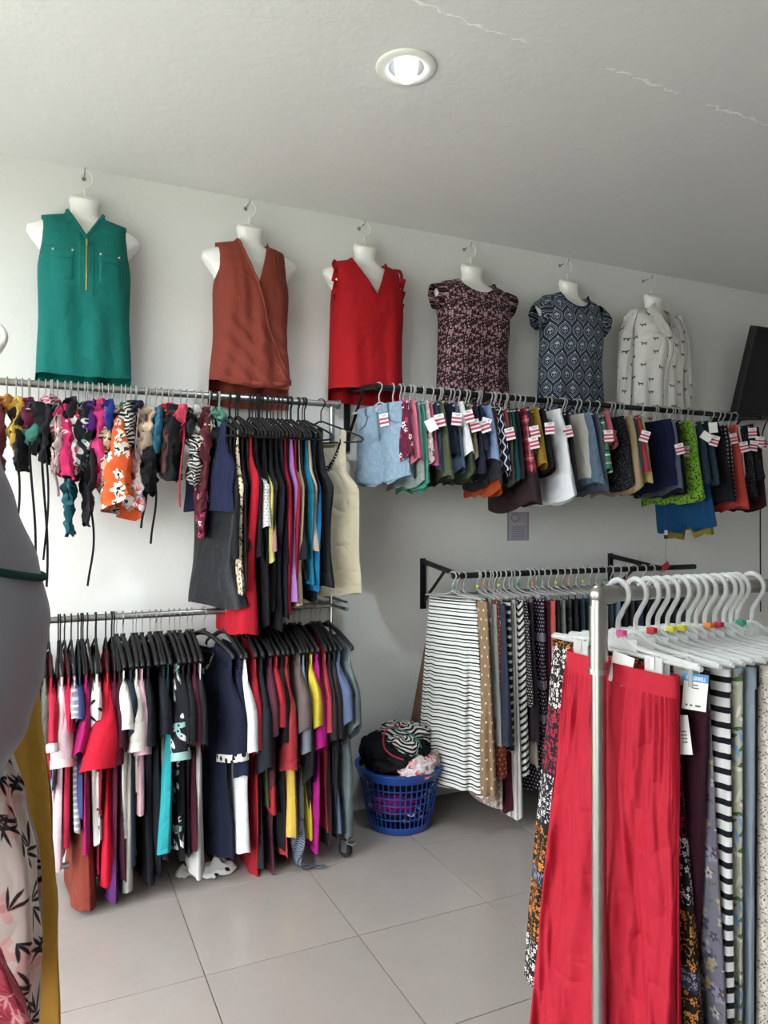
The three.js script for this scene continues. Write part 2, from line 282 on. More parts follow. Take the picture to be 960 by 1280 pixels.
pattern('black_leaf_white', .2, (x, n) => { fillBg(x, n, '#cfc6bf'); scatter(x, n, 7, 35, 60, (c, k) => { flower(c, 26, 5, '#d3aba6', '#c08f8b'); }); scatter(x, n, 24, 34, 60, (c, k, e) => { for (let i = -1; i < 2; i++) { c.save(); c.rotate(i * .55 + e); leaf(c, 30 + k * 18, 5.5, '#242124'); c.restore(); } }); });
pattern('rose_leaf', .13, (x, n) => { fillBg(x, n, '#a53a4a'); scatter(x, n, 46, 36, 50, (c, k, e) => { for (let i = -1; i < 2; i++) { c.save(); c.rotate(i * .6); leaf(c, 26 + k * 14, 5, e > .5 ? '#c98a8c' : '#8c2b3c'); c.restore(); } c.strokeStyle = '#cf9895'; c.lineWidth = 2; c.beginPath(); c.moveTo(0, 0); c.lineTo(-24, 6); c.stroke(); }); });
pattern('pastel_floral', .1, (x, n) => { fillBg(x, n, '#8c8478'); scatter(x, n, 40, 37, 40, (c, k, e) => flower(c, 12 + k * 10, 5, ['#d9b9b4', '#c06a66', '#d8c58e', '#ddd6cc'][Math.floor(e * 4)], '#7a5a50')); });
pattern('red_plaid', .09, (x, n) => { fillBg(x, n, '#8e1f30'); x.globalAlpha = .55; for (const [p, w, c] of [[.1, .22, '#2a1018'], [.5, .1, '#d9a3a0'], [.72, .16, '#45101c']]) { x.fillStyle = c; x.fillRect(p * n, 0, w * n, n); x.fillRect(0, p * n, n, w * n); } x.globalAlpha = 1; }, 128);
pattern('gingham', .022, (x, n) => { fillBg(x, n, '#c9c7c6'); x.fillStyle = 'rgba(16,16,20,.85)'; x.fillRect(0, 0, n * .62, n); x.fillRect(0, 0, n, n * .5); }, 64);
pattern('wave_stripe', .1, (x, n) => { fillBg(x, n, '#171a2c'); x.strokeStyle = '#e4e4ea'; x.lineWidth = n * .05; for (let k = -1; k < 7; k++) { x.beginPath(); for (let i = -1; i <= 17; i++) x.lineTo(k * n / 5 + Math.sin(i / 16 * 12.566 + (k % 2) * 3.14) * n * .055, i / 16 * n); x.stroke(); } });
pattern('green_stripe_tribal', .16, (x, n) => { fillBg(x, n, '#37795c'); const q = rng(41); for (let k = 0; k < 8; k++) { x.fillStyle = ['#d8a58e', '#20252a', '#e6dccf', '#8d3040'][k % 4]; if (k % 3 !== 1) x.fillRect(0, k * n / 8 + 6, n, n / 22); } });
pattern('ornate_band', .62, (x, n) => {
  const bands = [[0, '#17120f', '#c77a2e'], [.2, '#171316', '#ddd8d2'], [.4, '#1b1013', '#a8233f'], [.62, '#16131a', '#d6d4d4'], [.8, '#17110e', '#c98436'], [.95, '#2f2c3c', '#8a8796']];
  bands.forEach(([y, bg, fg], i) => { const y1 = (bands[i + 1] || [1])[0]; x.fillStyle = bg; x.fillRect(0, y * n, n, (y1 - y) * n + 1); const q = rng(50 + i), st = 17; for (let gy = y * n + 9; gy < y1 * n - 6; gy += st) for (let gx = 0; gx < n; gx += n / 60) { const px = gx + (q() - .5) * 11, py = gy + (q() - .5) * 9, rot = q() * 6.28, kind = q(), r = 5.5 + q() * 4.5; wrapDraw(x, n, px, py, 20, (c) => { c.rotate(rot); if (kind > .55) flower(c, r, 5, fg, bg); else if (kind > .12) { leaf(c, 14, 3.4, fg); c.rotate(2.3); leaf(c, 10, 3, fg); } }); } });
}, 1024);
pattern('denim_light', .12, (x, n) => { fillBg(x, n, '#8299ac'); const q = rng(61); for (let k = 0; k < 900; k++) { x.fillStyle = q() > .5 ? 'rgba(190,205,216,.25)' : 'rgba(70,90,112,.25)'; x.fillRect(q() * n, q() * n, 1 + q() * 2, 8 + q() * 30); } });
pattern('denim_mid', .12, (x, n) => { fillBg(x, n, '#5d7184'); const q = rng(62); for (let k = 0; k < 900; k++) { x.fillStyle = q() > .5 ? 'rgba(160,178,190,.22)' : 'rgba(40,54,74,.25)'; x.fillRect(q() * n, q() * n, 1 + q() * 2, 8 + q() * 30); } });
pattern('denim_dark', .12, (x, n) => { fillBg(x, n, '#1f2c3a'); const q = rng(63); for (let k = 0; k < 900; k++) { x.fillStyle = q() > .6 ? 'rgba(110,130,150,.16)' : 'rgba(10,14,22,.3)'; x.fillRect(q() * n, q() * n, 1 + q() * 2, 8 + q() * 30); } });
pattern('mono_print', .2, (x, n) => { fillBg(x, n, '#1a1b22'); scatter(x, n, 20, 64, 60, (c, k, e) => { c.fillStyle = e > .25 ? '#d9dad8' : '#8fb9b6'; c.beginPath(); c.ellipse(0, 0, 14 + 24 * k, 12, 0, 0, 6.3); c.fill(); c.fillStyle = '#1a1b22'; c.beginPath(); c.arc(4, 0, 6, 0, 6.3); c.fill(); }); });
pattern('white_mono', .2, (x, n) => { fillBg(x, n, '#dcdcda'); scatter(x, n, 16, 65, 60, (c, k) => { c.fillStyle = '#1c1d22'; c.beginPath(); c.ellipse(0, 0, 10 + 16 * k, 7, 0, 0, 6.3); c.fill(); }); });
pattern('camo', .2, (x, n) => { fillBg(x, n, '#30342f'); scatter(x, n, 30, 66, 60, (c, k, e) => { c.fillStyle = ['#1d201e', '#43503f', '#37454a', '#54524a'][Math.floor(e * 4)]; c.beginPath(); c.ellipse(0, 0, 20 + 20 * k, 12, 0, 0, 6.3); c.fill(); }); });
const clothCache = {};
// c is a colour number, or the name of a printed pattern
function cloth(c, rough = .9, bump = .006) {
  const k = c + '_' + rough + '_' + bump;
  if (clothCache[k]) return clothCache[k];
  const o = { roughness: rough, side: THREE.DoubleSide, bumpMap: wrinkle, bumpScale: bump };
  if (typeof c === 'string') { if (!patterns[c]) throw new Error('no pattern ' + c); o.map = patterns[c](); } else o.color = new THREE.Color(c).multiplyScalar(.8);
  if (o.map) o.color = new THREE.Color(.85, .85, .85);
  const m = new THREE.MeshPhysicalMaterial(o); m.specularIntensity = .55;
  return clothCache[k] = m;
}

// ------------------------------------------------------------------ six white display torsos on wall hooks, each wearing a blouse
const VD = 3.19;    // where the middle of the torsos stands
const formW = [[-.745, .158], [-.66, .158], [-.56, .132], [-.50, .126], [-.40, .146], [-.35, .158], [-.325, .178], [-.30, .198], [-.275, .213], [-.252, .208], [-.236, .178], [-.222, .12], [-.208, .078], [-.192, .055], [-.165, .052], [-.13, .06], [-.112, .055], [-.104, .042], [-.1, .002]];
const formD = [[-.745, .085], [-.6, .08], [-.5, .078], [-.42, .115], [-.37, .112], [-.33, .092], [-.28, .07], [-.24, .058], [-.21, .05], [-.16, .046], [-.12, .05], [-.106, .038], [-.1, .002]];
let formGeo, hookGeo, screwGeo;
function displayForm(px, py, k, label, turn) {
  const p = at(px, py, VD);
  const root = thing('display_torso', label, 'mannequin', P(p.u, p.y, VD), turn, 'white display torsos hung along the wall');
  formGeo ??= rings(70, 48, (a, t) => {
    const y = lerp(-.1, -.745, Math.pow(t, 1.15)), w = keys(formW, y), d = keys(formD, y), c = Math.cos(a), s = Math.sin(a);
    const x = w * spow(c, .9), tilt = sm(-.15, -.1, y) * .018 * (s > 0 ? -s : -s * .6);
    const bust = .016 * Math.exp(-(((Math.abs(x) - .065) / .04) ** 2) - (((y + .4) / .05) ** 2)), clav = -.006 * Math.exp(-((x / .03) ** 2) - (((y + .225) / .02) ** 2));
    return [x, y + tilt, (s > 0 ? d * spow(s, .85) + bust + clav : -d * .35 * spow(-s, .7)) + .01];
  });
  const q = [[0, -.135], [0, -.072], [.004, -.066], [.022, -.055], [.03, -.034], [.024, -.012], [.006, -.001], [-.012, -.008], [-.018, -.022]].map(([x, y]) => V3(x, y, .005));
  hookGeo ??= join([pipe(q, .0036, 48, 8), rod(V3(0, -.11, .005), V3(0, -.085, .005), .006, 12)]);
  mesh('torso_shell', formGeo, M.whitePlastic, root); mesh('hanging_hook', hookGeo, M.whitePlastic, root);
  const s = thing('wall_screw_hook', 'small metal screw hook in the wall above ' + label.split(' wearing ')[1], 'hook', P(p.u, p.y - .006, WALL), 0, 'screw hooks holding the display torsos');
  screwGeo ??= join([pipe([V3(0, 0, -.004), V3(0, 0, .058), V3(0, -.003, .066), V3(0, .004, .074), V3(0, .014, .075)], .0022, 24, 8), new THREE.CylinderGeometry(.008, .009, .003, 16).rotateX(Math.PI / 2).translate(0, 0, .0016)]);
  mesh('screw', screwGeo, M.steel, s);
  return { p, root };
}
// o: shoulder (half width), neckW, neckD, backD, hem (y), hemBack, W [[y,w]..], D extra depth, shape 'v' or 'scoop'
function blouseSurface(o) {
  const slope = (x) => -.196 - .235 * Math.max(0, Math.abs(x) - .05) - .75 * Math.max(0, Math.abs(x) - .165) + .014;
  const w = (y) => keys(o.W, y), d = (y) => keys(o.D, y), n = o.boxy ?? 3;
  const fold = (x, y, back) => o.fold * sm(-.3, -.75, y) * (Math.sin(x * 62 + o.seed + y * 3) * .6 + Math.sin(x * 37 + 2 * o.seed - y * 5) * .5) + o.fold * .35 * noise(x * 16 + o.seed, y * 9, back ? 5 : 1) + (o.extra ? o.extra(x, y, back) : 0);
  const frontZ = (x, y) => { const q = Math.min(1, Math.abs(x) / w(y)); return d(y) * Math.pow(1 - Math.pow(q, n), 1 / n) + .01 + fold(x, y, false) * (1 - q ** 6); };
  const top = (x, front) => {
    const ax = Math.abs(x); if (ax >= o.neckW) return slope(x);
    const e = slope(o.neckW), k = 1 - ax / o.neckW, D = front ? o.neckD : o.backD;
    return e - D * (front ? (o.shape === 'v' ? k : Math.pow(1 - (ax / o.neckW) ** 2.2, .7)) : Math.pow(1 - (ax / o.neckW) ** 2, .6));
  };
  const hem = (x, front) => (front ? o.hem : o.hemBack ?? o.hem) + (o.hemCurve ?? 0) * (x / .18) ** 2;
  return { slope, w, d, n, fold, frontZ, top, hem };
}
function blouseBody(o) {
  const S = blouseSurface(o), R = 64, C = 128;
  return { S, geo: rings(R, C, (a, t) => {
    const c = Math.cos(a), s = Math.sin(a), front = s >= 0, xr = spow(c, 2 / S.n);
    const x0 = o.shoulder * xr, yt = S.top(x0, front), yb = S.hem(.18 * xr, front), y = lerp(yt, yb, t);
    const w = lerp(o.shoulder, S.w(y), sm(0, .14, t)), x = w * xr;
    const open = Math.sqrt(sm(0, .05, t));
    const z = front ? lerp(Math.max(.012, S.frontZ(x, y) * .25), S.d(y) * spow(s, 2 / S.n) + .01 + S.fold(x, y, false) * (1 - Math.abs(c) ** 12), Math.abs(x0) < o.neckW * 1.05 ? 1 : open) : .01 - .04 * spow(-s, 2 / S.n) * open + Math.max(-.02, S.fold(x, y, true)) * sm(.3, .8, t);
    return [x, y, Math.max(-.05, z)];
  }, { a0: -Math.PI / 2 }) };
}
function patch(S, x0, x1, y0, y1, off, nx = 14, ny = 14, edge = .004) {
  return sheet(nx, ny, (s, t) => { const x = lerp(x0, x1, s), y = lerp(y0, y1, t), e = Math.min(s * (x1 - x0), (1 - s) * (x1 - x0), t * (y0 - y1), (1 - t) * (y0 - y1)); return [x, y, S.frontZ(x, y) + off * clamp(e / edge, -.3, 1)]; });
}
function ribbonOn(S, pts, width, off) {     // a band that follows the front of the blouse
  const n = 60, P2 = (f) => { const k = Math.min(pts.length - 2, Math.floor(f * (pts.length - 1))), t = f * (pts.length - 1) - k; return [lerp(pts[k][0], pts[k + 1][0], t), lerp(pts[k][1], pts[k + 1][1], t)]; };
  return sheet(4, n, (s, t) => { const a = P2(Math.max(0, t - .01)), b = P2(Math.min(1, t + .01)), c = P2(t), dx = b[0] - a[0], dy = b[1] - a[1], l = Math.hypot(dx, dy) || 1, q = (s - .5) * width, x = c[0] - dy / l * q, y = c[1] + dx / l * q; return [x, y, S.frontZ(x, y) + off * Math.sin(Math.PI * clamp(s, .02, .98)) ** .4]; });
}
const neckLine = (S, o, n = 16) => { const q = []; for (let i = 0; i <= n; i++) { const x = lerp(-o.neckW, o.neckW, i / n); q.push([x, S.top(x * .999, true)]); } return q; };
function blouse(form, name, label, o) {
  const root = thing(name, label, 'blouse', form.root.position.clone(), form.root.rotation.y, 'blouses displayed along the wall');
  const { S, geo } = blouseBody(o), m = cloth(o.cloth, o.rough ?? .85, o.bump ?? .004);
  mesh('body', geo, m, root);
  return { root, S, m };
}
const bodyD = [[-.95, .105], [-.7, .105], [-.55, .11], [-.45, .142], [-.38, .142], [-.32, .122], [-.27, .098], [-.22, .07], [-.19, .05]];
{ // teal sleeveless zip blouse
  const f = displayForm(105, 213, 1, 'white hanging torso form wearing the teal zip blouse', .0);
  const o = { cloth: 0x12786f, seed: 1.3, shoulder: .158, neckW: .068, neckD: .125, backD: .03, shape: 'v', hem: -.845, hemBack: -.875, hemCurve: .012, fold: .008, boxy: 3, W: [[-.9, .182], [-.8, .176], [-.6, .168], [-.42, .172], [-.33, .16], [-.2, .158]], D: bodyD };
  const { root, S, m } = blouse(f, 'zip_blouse', 'teal sleeveless blouse with gold front zip and two chest pockets', o);
  mesh('neckband', ribbonOn(S, neckLine(S, o), .014, .004), m, root);
  mesh('placket', patch(S, -.03, .03, -.325, -.535, .003), m, root);
  const zip = mesh('zip', ribbonOn(S, [[0, -.325], [0, -.515]], .008, .006), std(0xa58d52, .35, { metalness: .8 }), root);
  mesh('zip_pull', rbox(.007, .028, .004, .0015, 0, -.335, S.frontZ(0, -.335) + .009), std(0xb79f66, .3, { metalness: .9 }), zip);
  for (const s of [-1, 1]) {
    const pk = mesh('pocket', patch(S, s > 0 ? .045 : -.125, s > 0 ? .125 : -.045, -.40, -.485, .0035), m, root);
    mesh('pocket_flap', patch(S, s > 0 ? .042 : -.128, s > 0 ? .128 : -.042, -.372, -.405, .006), m, pk);
    for (const x of [s * .05, s * .118]) mesh('snap', new THREE.SphereGeometry(.0045, 10, 8).scale(1, 1, .5).translate(x, -.375, S.frontZ(x, -.375) + .007), std(0xd0cabb, .3, { metalness: .8 }), pk);
  }
}
{ // rust wrap top
  const f = displayForm(311, 252, 2, 'white hanging torso form wearing the rust wrap top', .02);
  const o = { cloth: 0x8c3f31, seed: 2.1, shoulder: .152, neckW: .066, neckD: .215, backD: .03, shape: 'v', hem: -.80, hemBack: -.905, fold: .011, W: [[-.92, .185], [-.8, .178], [-.6, .16], [-.42, .162], [-.33, .152], [-.2, .152]], D: bodyD, extra: (x, y, b) => b ? 0 : .005 * Math.sin((x * .8 + y) * 75) * sm(-.45, -.6, y) };
  const { root, S, m } = blouse(f, 'wrap_blouse', 'rust brown sleeveless wrap blouse with deep neckline and draped front', o);
  const edge = [[-.066, -.199], [-.05, -.26], [-.025, -.34], [.0, -.41], [.03, -.50], [.065, -.60], [.11, -.70], [.15, -.79]];
  const ex = (y) => { for (let i = 1; i < edge.length; i++) if (y >= edge[i][1]) { const t = (y - edge[i - 1][1]) / (edge[i][1] - edge[i - 1][1]); return lerp(edge[i - 1][0], edge[i][0], t); } return .15; };
  mesh('wrap_panel', sheet(40, 60, (s, t) => { const y = lerp(-.225, -.80 + .0, t), x1 = ex(y), x0 = -S.w(y) * .985, x = lerp(x0, x1, s), gather = .006 * Math.sin(s * 20 + t * 6) * t; return [x, y - .03 * t * sm(.0, .7, s), S.frontZ(x, y) + .007 * Math.min(1, s * 6) + gather * Math.min(1, s * 6)]; }), m, root);
  mesh('draped_edge', ribbonOn(S, edge, .014, .014), m, root);
  mesh('gathered_hem', ribbonOn(S, [[-.172, -.79], [-.1, -.81], [0, -.822], [.09, -.812], [.172, -.79]], .03, .014), m, root);
  for (const s of [-1, 1]) for (let k = 0; k < 4; k++) mesh('shoulder_pleat', ribbonOn(S, [[s * (.085 + k * .018), S.slope(.085 + k * .018) - .05], [s * (.078 + k * .016), -.33]], .007, .005), m, root);
}
{ // red ruffled top
  const f = displayForm(455, 278, 3, 'white hanging torso form wearing the red ruffled blouse', .0);
  const o = { cloth: 0xb3121c, seed: 3.4, shoulder: .165, neckW: .088, neckD: .185, backD: .03, shape: 'v', hem: -.80, hemBack: -.855, fold: .008, W: [[-.9, .186], [-.8, .182], [-.6, .176], [-.42, .172], [-.33, .165], [-.2, .165]], D: bodyD };
  const { root, S, m } = blouse(f, 'ruffle_blouse', 'bright red V-neck blouse with small ruffles at the armholes', o);
  for (const s of [-1, 1]) mesh('ruffle', sheet(8, 90, (q, t) => { const y = lerp(S.slope(.15) + .004, -.44, t), ph = t * 26, env = .35 + .65 * Math.sin(Math.PI * clamp(t * .9 + .12)), out = q * .026 * env; return [s * (lerp(.155, S.w(y), sm(0, .12, t)) - .008 + out), y + q * .006 * Math.sin(ph), .02 + .05 * sm(0, .2, t) * (1 - .35 * t) + q * .013 * Math.sin(ph) * env]; }), m, root);
}
{ // maroon floral cap sleeve top
  const f = displayForm(588, 305, 4, 'white hanging torso form wearing the maroon floral blouse', 0);
  const o = { cloth: 'maroon_floral', seed: 4.2, shoulder: .195, neckW: .105, neckD: .075, backD: .02, shape: 'scoop', hem: -.93, fold: .008, W: [[-.95, .205], [-.8, .2], [-.6, .19], [-.42, .188], [-.36, .195], [-.3, .21], [-.2, .195]], D: bodyD };
  const { root, S, m } = blouse(f, 'floral_blouse', 'maroon and cream floral print blouse with scoop neck and cap sleeves', o);
  for (const s of [-1, 1]) mesh('cap_sleeve', rings(14, 28, (a, t) => { const c = Math.cos(a), q = Math.sin(a), L = .085, cx = s * (.174 + t * .056), cy = -.288 - t * .014; return [cx + s * c * .014, cy + c * .06, .034 + q * .056 * (1 - .1 * t) + .003 * Math.sin(a * 6) * t]; }), m, root);
}
{ // blue patterned top
  const f = displayForm(709, 326, 5, 'white hanging torso form wearing the blue patterned blouse', 0);
  const o = { cloth: 'blue_ikat', seed: 5.5, shoulder: .185, neckW: .095, neckD: .085, backD: .02, shape: 'scoop', hem: -.96, fold: .01, W: [[-.97, .215], [-.8, .205], [-.6, .188], [-.42, .182], [-.33, .182], [-.2, .185]], D: bodyD };
  const { root, S, m } = blouse(f, 'patterned_blouse', 'navy and white medallion print blouse with gathered round neck', o);
  mesh('neckband', ribbonOn(S, neckLine(S, o), .012, .005), cloth(0x2c3c50), root);
  for (const s of [-1, 1]) mesh('puff_sleeve', rings(18, 32, (a, t) => { const c = Math.cos(a), q = Math.sin(a), L = .15, puff = Math.sin(Math.PI * (.15 + t * .7)), cx = s * (.168 + t * .064), cy = -.29 - t * .05; return [cx + s * c * (.012 + .008 * puff), cy + c * (.058 + .008 * puff), .034 + q * (.05 + .012 * puff) + .004 * Math.sin(a * 7)]; }), m, root);
}
{ // white shirt with little animals
  const f = displayForm(814, 346, 6, 'white hanging torso form wearing the white animal print shirt', 0);
  const o = { cloth: 'animal_print', seed: 6.6, shoulder: .19, neckW: .06, neckD: .20, backD: .01, shape: 'v', hem: -.93, hemCurve: .03, fold: .012, W: [[-.97, .205], [-.8, .2], [-.6, .185], [-.42, .18], [-.33, .185], [-.2, .19]], D: bodyD };
  const { root, S, m } = blouse(f, 'button_shirt', 'white button shirt with small dark animal print and long sleeves', o);
  const plain = cloth(0xe9e7e1);
  mesh('placket', patch(S, -.016, .018, -.40, -.92, .006, 6, 40), plain, root);
  for (let k = 0; k < 6; k++) mesh('button', new THREE.CylinderGeometry(.006, .006, .003, 16).rotateX(Math.PI / 2).translate(0, -.43 - k * .085, S.frontZ(0, -.43 - k * .085) + .009), std(0xcfc9c0, .4), root);
  for (const s of [-1, 1]) {
    mesh('collar', sheet(10, 24, (q, t) => { const y = lerp(-.172, -.375, t), x = s * (lerp(.058, .006, t) + q * lerp(.05, .052, Math.sin(t * 2.6)) ), z = S.frontZ(Math.min(.12, Math.abs(x)), Math.min(y, -.21)); return [x, y - q * .03 * (1 - t) - q * .012, Math.max(.02, z) + .02 * (1 - q * .55)]; }), plain, root);
    mesh('sleeve', rings(40, 28, (a, t) => { const c = Math.cos(a), q = Math.sin(a), y = lerp(-.232, -.90, t), x = s * (keys([[0, .175], [.15, .208], [.5, .228], [1, .235]], t)); return [x + s * c * keys([[0, .028], [.2, .043], [.8, .036], [1, .03]], t), y + c * .03 * (1 - t) * -.8, .03 + q * .04 + .005 * Math.sin(a * 4 + t * 9)]; }), m, root);
  }
}

// ------------------------------------------------------------------ racks and wall rails
const UPY = 1.885, LOY = 1.015, RV = 3.0;                 // double chrome rack against the wall
const WUY = 1.962, WUV = 2.93, WLY = 1.128, WLV = 2.9;     // the two rails on wall brackets
const FRY = at(800, 741, 0.985).y, FRV = .985;             // free-standing steel rack on the right
const caster = (root, x, z, yaw = 0) => {
  const c = new THREE.Group(); c.name = 'caster'; root.add(c); c.position.set(x, 0, z); c.rotation.y = yaw;
  mesh('wheel', new THREE.CylinderGeometry(.03, .03, .02, 28).rotateZ(Math.PI / 2).translate(0, .03, -.012), M.darkRubber, c);
  mesh('hub', new THREE.CylinderGeometry(.012, .012, .024, 18).rotateZ(Math.PI / 2).translate(0, .03, -.012), M.chrome, c);
  mesh('fork', join([rbox(.004, .05, .026, .0015, .015, .047, -.008), rbox(.004, .05, .026, .0015, -.015, .047, -.008), rbox(.038, .006, .036, .002, 0, .072, -.004), rod(V3(0, .07, 0), V3(0, .11, 0), .007)]), M.chrome, c);
  mesh('brake', rbox(.03, .006, .03, .002, 0, .062, .02), M.chrome, c);
};
{
  const uE = uAt(415, RV), uW = -.62;
  const R = thing('double_garment_rack', 'chrome two-level garment rack on casters against the white wall', 'clothes rack', P(0, 0, RV));
  mesh('upper_rail', rod(V3(uW - .03, UPY, 0), V3(uE + .03, UPY, 0), .0135, 24), M.chrome, R);
  mesh('lower_rail', rod(V3(uW, LOY, 0), V3(uE, LOY, 0), .0125, 24), M.chrome, R);
  for (const u of [uW, uE]) {
    mesh('post', rod(V3(u, .1, 0), V3(u, UPY, 0), .0125, 24), M.chrome, R);
    mesh('rail_end_cap', join([rod(V3(u + (u > 0 ? .024 : -.034), UPY, 0), V3(u + (u > 0 ? .034 : -.024), UPY, 0), .021, 24), rod(V3(u - .02, UPY, 0), V3(u + .02, UPY, 0), .0165, 24)]), M.chrome, R);
    mesh('end_bracket', join([rod(V3(u, LOY, -.17), V3(u, LOY, .17), .008), rod(V3(u, LOY + .03, -.17), V3(u, LOY + .03, .17), .006)]), M.chrome, R);
    mesh('foot_bar', rod(V3(u, .1, -.19), V3(u, .1, .19), .0125, 20), M.chrome, R);
    caster(R, u, .18, .5); caster(R, u, -.17);
  }
  mesh('base_bar', rod(V3(uW, .1, 0), V3(uE, .1, 0), .011, 20), M.chrome, R);
}
// wall brackets: back plate, arm and brace; the black rail is carried by both
function bracketRail(label, uA, yPlate, uB, rail, uR0, uR1, braces, plateH = .25) {
  const R = thing('wall_bracket_rail', label, 'clothes rail', P(0, 0, WALL));
  const arm = WALL - rail.v;
  for (const u of [uA, uB]) {
    mesh('wall_plate', rbox(.03, plateH, .012, .002, u, yPlate - plateH / 2 + .015, .006), M.blackMetal, R);
    mesh('arm', rod(V3(u, yPlate, .008), V3(u, rail.y, arm + .03), .013, 4), M.blackMetal, R);
    if (braces) mesh('brace', rod(V3(u, yPlate - plateH * .8, .01), V3(u, lerp(yPlate, rail.y, .6) - .01, arm * .62), .0075, 8), M.blackMetal, R);
  }
  mesh('rail', rod(V3(uR0, rail.y, arm), V3(uR1, rail.y, arm), .0135, 20), M.blackMetal, R);
}
bracketRail('black wall bracket rail with shorts, mounted under the blouses', uAt(433, WALL), 1.99, uAt(905, WALL) - .1, { v: WUV, y: WUY }, uAt(470, WUV), uAt(945, WUV), true, .3);
bracketRail('low black wall bracket rail carrying skirts above the basket', uAt(528, WALL), 1.175, uAt(762, WALL), { v: WLV, y: WLY }, uAt(566, WLV), uAt(868, WLV), true);

// steel rack standing in front on the right
{
  const u0 = uAt(748, FRV), u1 = u0 + 1.5;
  const R = thing('garment_rack', 'brushed steel tube rack holding red trousers, standing on the tiles', 'clothes rack', P(0, 0, FRV));
  mesh('rail', rod(V3(u0, FRY, 0), V3(u1, FRY, 0), .0125, 32), M.steel, R);
  const ySl = at(740, 838, FRV).y;
  for (const u of [u0, u1]) {
    mesh('post_sleeve', join([rod(V3(u, ySl, 0), V3(u, FRY - .018, 0), .0155, 32), rod(V3(u, FRY - .02, 0), V3(u, FRY + .006, 0), .014, 32)]), M.steel, R);
    mesh('corner_joint', join([new THREE.SphereGeometry(.0165, 24, 16).translate(u, FRY + .001, 0), rod(V3(u, FRY, 0), V3(u + (u === u0 ? .03 : -.03), FRY, 0), .0158, 24)]), M.steel, R);
    mesh('collar', rod(V3(u, ySl - .006, 0), V3(u, ySl + .003, 0), .0172, 32), M.chrome, R);
    mesh('post', rod(V3(u, .1, 0), V3(u, ySl, 0), .0125, 32), M.steel, R);
    mesh('foot_bar', rod(V3(u, .1, -.25), V3(u, .1, .25), .0125, 20), M.steel, R);
    caster(R, u, .23); caster(R, u, -.23);
  }
  mesh('base_bar', rod(V3(u0, .1, 0), V3(u1, .1, 0), .0125, 20), M.steel, R);
}

// ------------------------------------------------------------------ hangers (origin at the middle of the rail; x is the width of the garment)
const arcPts = (r, a0, a1, n, cx = 0, cy = 0) => Array.from({ length: n + 1 }, (_, i) => { const a = lerp(a0, a1, i / n); return V3(cx + r * Math.cos(a), cy + r * Math.sin(a), 0); });
const hookPath = (r, stem, lean = 0) => [...arcPts(r, -.35, Math.PI * 1.18, 12).reverse().slice(0, 0), ...arcPts(r, Math.PI * 1.12, -.75, 14), V3(r * .35, -r * 1.25, 0), V3(0 + lean, -r * 1.9, 0), V3(lean, -stem, 0)];
const HG = {
  velvet: {
    hook: pipe(hookPath(.0195, .085), .0026, 44, 6),
    body: pipe([V3(0, -.078, 0), V3(.03, -.088, 0), V3(.12, -.122, 0), V3(.19, -.152, 0), V3(.2, -.165, 0), V3(.19, -.172, 0), V3(.1, -.172, 0), V3(0, -.172, 0), V3(-.1, -.172, 0), V3(-.19, -.172, 0), V3(-.2, -.165, 0), V3(-.19, -.152, 0), V3(-.12, -.122, 0), V3(-.03, -.088, 0)], .0042, 80, 6, true),
  },
  wide: {
    hook: pipe(hookPath(.019, .09), .0016, 44, 6),
    body: join([pipe([V3(-.205, -.162, 0), V3(-.19, -.146, 0), V3(-.1, -.106, 0), V3(-.03, -.086, 0), V3(0, -.083, 0), V3(.03, -.086, 0), V3(.1, -.106, 0), V3(.19, -.146, 0), V3(.205, -.162, 0)], .0095, 60, 8).scale(1, 1, .9), rod(V3(0, -.092, 0), V3(0, -.066, 0), .008, 12), rod(V3(-.17, -.155, 0), V3(.17, -.155, 0), .003, 8)]),
  },
  mini: {
    hook: pipe(hookPath(.0185, .06), .0024, 40, 6),
    body: join([pipe([V3(-.075, -.082, 0), V3(-.03, -.066, 0), V3(0, -.06, 0), V3(.03, -.066, 0), V3(.075, -.082, 0)], .0028, 30, 6), rod(V3(-.075, -.08, 0), V3(.075, -.08, 0), .0018, 6)]),
  },
  clip: {
    hook: pipe(hookPath(.02, .07), .0034, 44, 8),
    body: join([pipe([V3(-.15, -.092, 0), V3(-.04, -.082, 0), V3(0, -.068, 0), V3(.04, -.082, 0), V3(.15, -.092, 0)], .0036, 40, 8), rod(V3(-.155, -.094, 0), V3(.155, -.094, 0), .0036, 8)]),
    clip: join([rbox(.026, .034, .003, .0012, 0, -.108, .0055), rbox(.026, .034, .003, .0012, 0, -.108, -.0055), rbox(.012, .012, .014, .002, 0, -.096, 0)]),
  },
  big: {   // the thick clear hangers of the steel rack
    hook: pipe(hookPath(.025, .075), .0042, 60, 12),
    body: join([pipe([V3(-.17, -.094, 0), V3(-.05, -.086, 0), V3(0, -.068, 0), V3(.05, -.086, 0), V3(.17, -.094, 0)], .0042, 60, 10), rod(V3(-.175, -.097, 0), V3(.175, -.097, 0), .0042, 10), rbox(.09, .02, .004, .0015, 0, -.083, 0)]),
    clip: join([rbox(.038, .046, .003, .0014, 0, -.115, .0075, 3), rbox(.038, .046, .003, .0014, 0, -.115, -.0075, 3), rbox(.018, .016, .016, .003, 0, -.098, 0)]),
    spring: join([rbox(.009, .02, .0215, .001, 0, -.102, 0)]),
  },
};
const sizeColours = { red: 0xb0182c, yellow: 0xc9c33a, green: 0x1f8a6a, orange: 0xd07a2a, pink: 0xd04a8e };
const HANGMAT = { velvet: M.velvet, wide: M.blackPlastic, mini: M.greyClear, clip: M.greyClear, big: M.clear };
const HANGNAME = { velvet: 'slim_hanger', wide: 'metal_hook_hanger', mini: 'small_clear_hanger', clip: 'clip_hanger', big: 'trouser_hanger' };
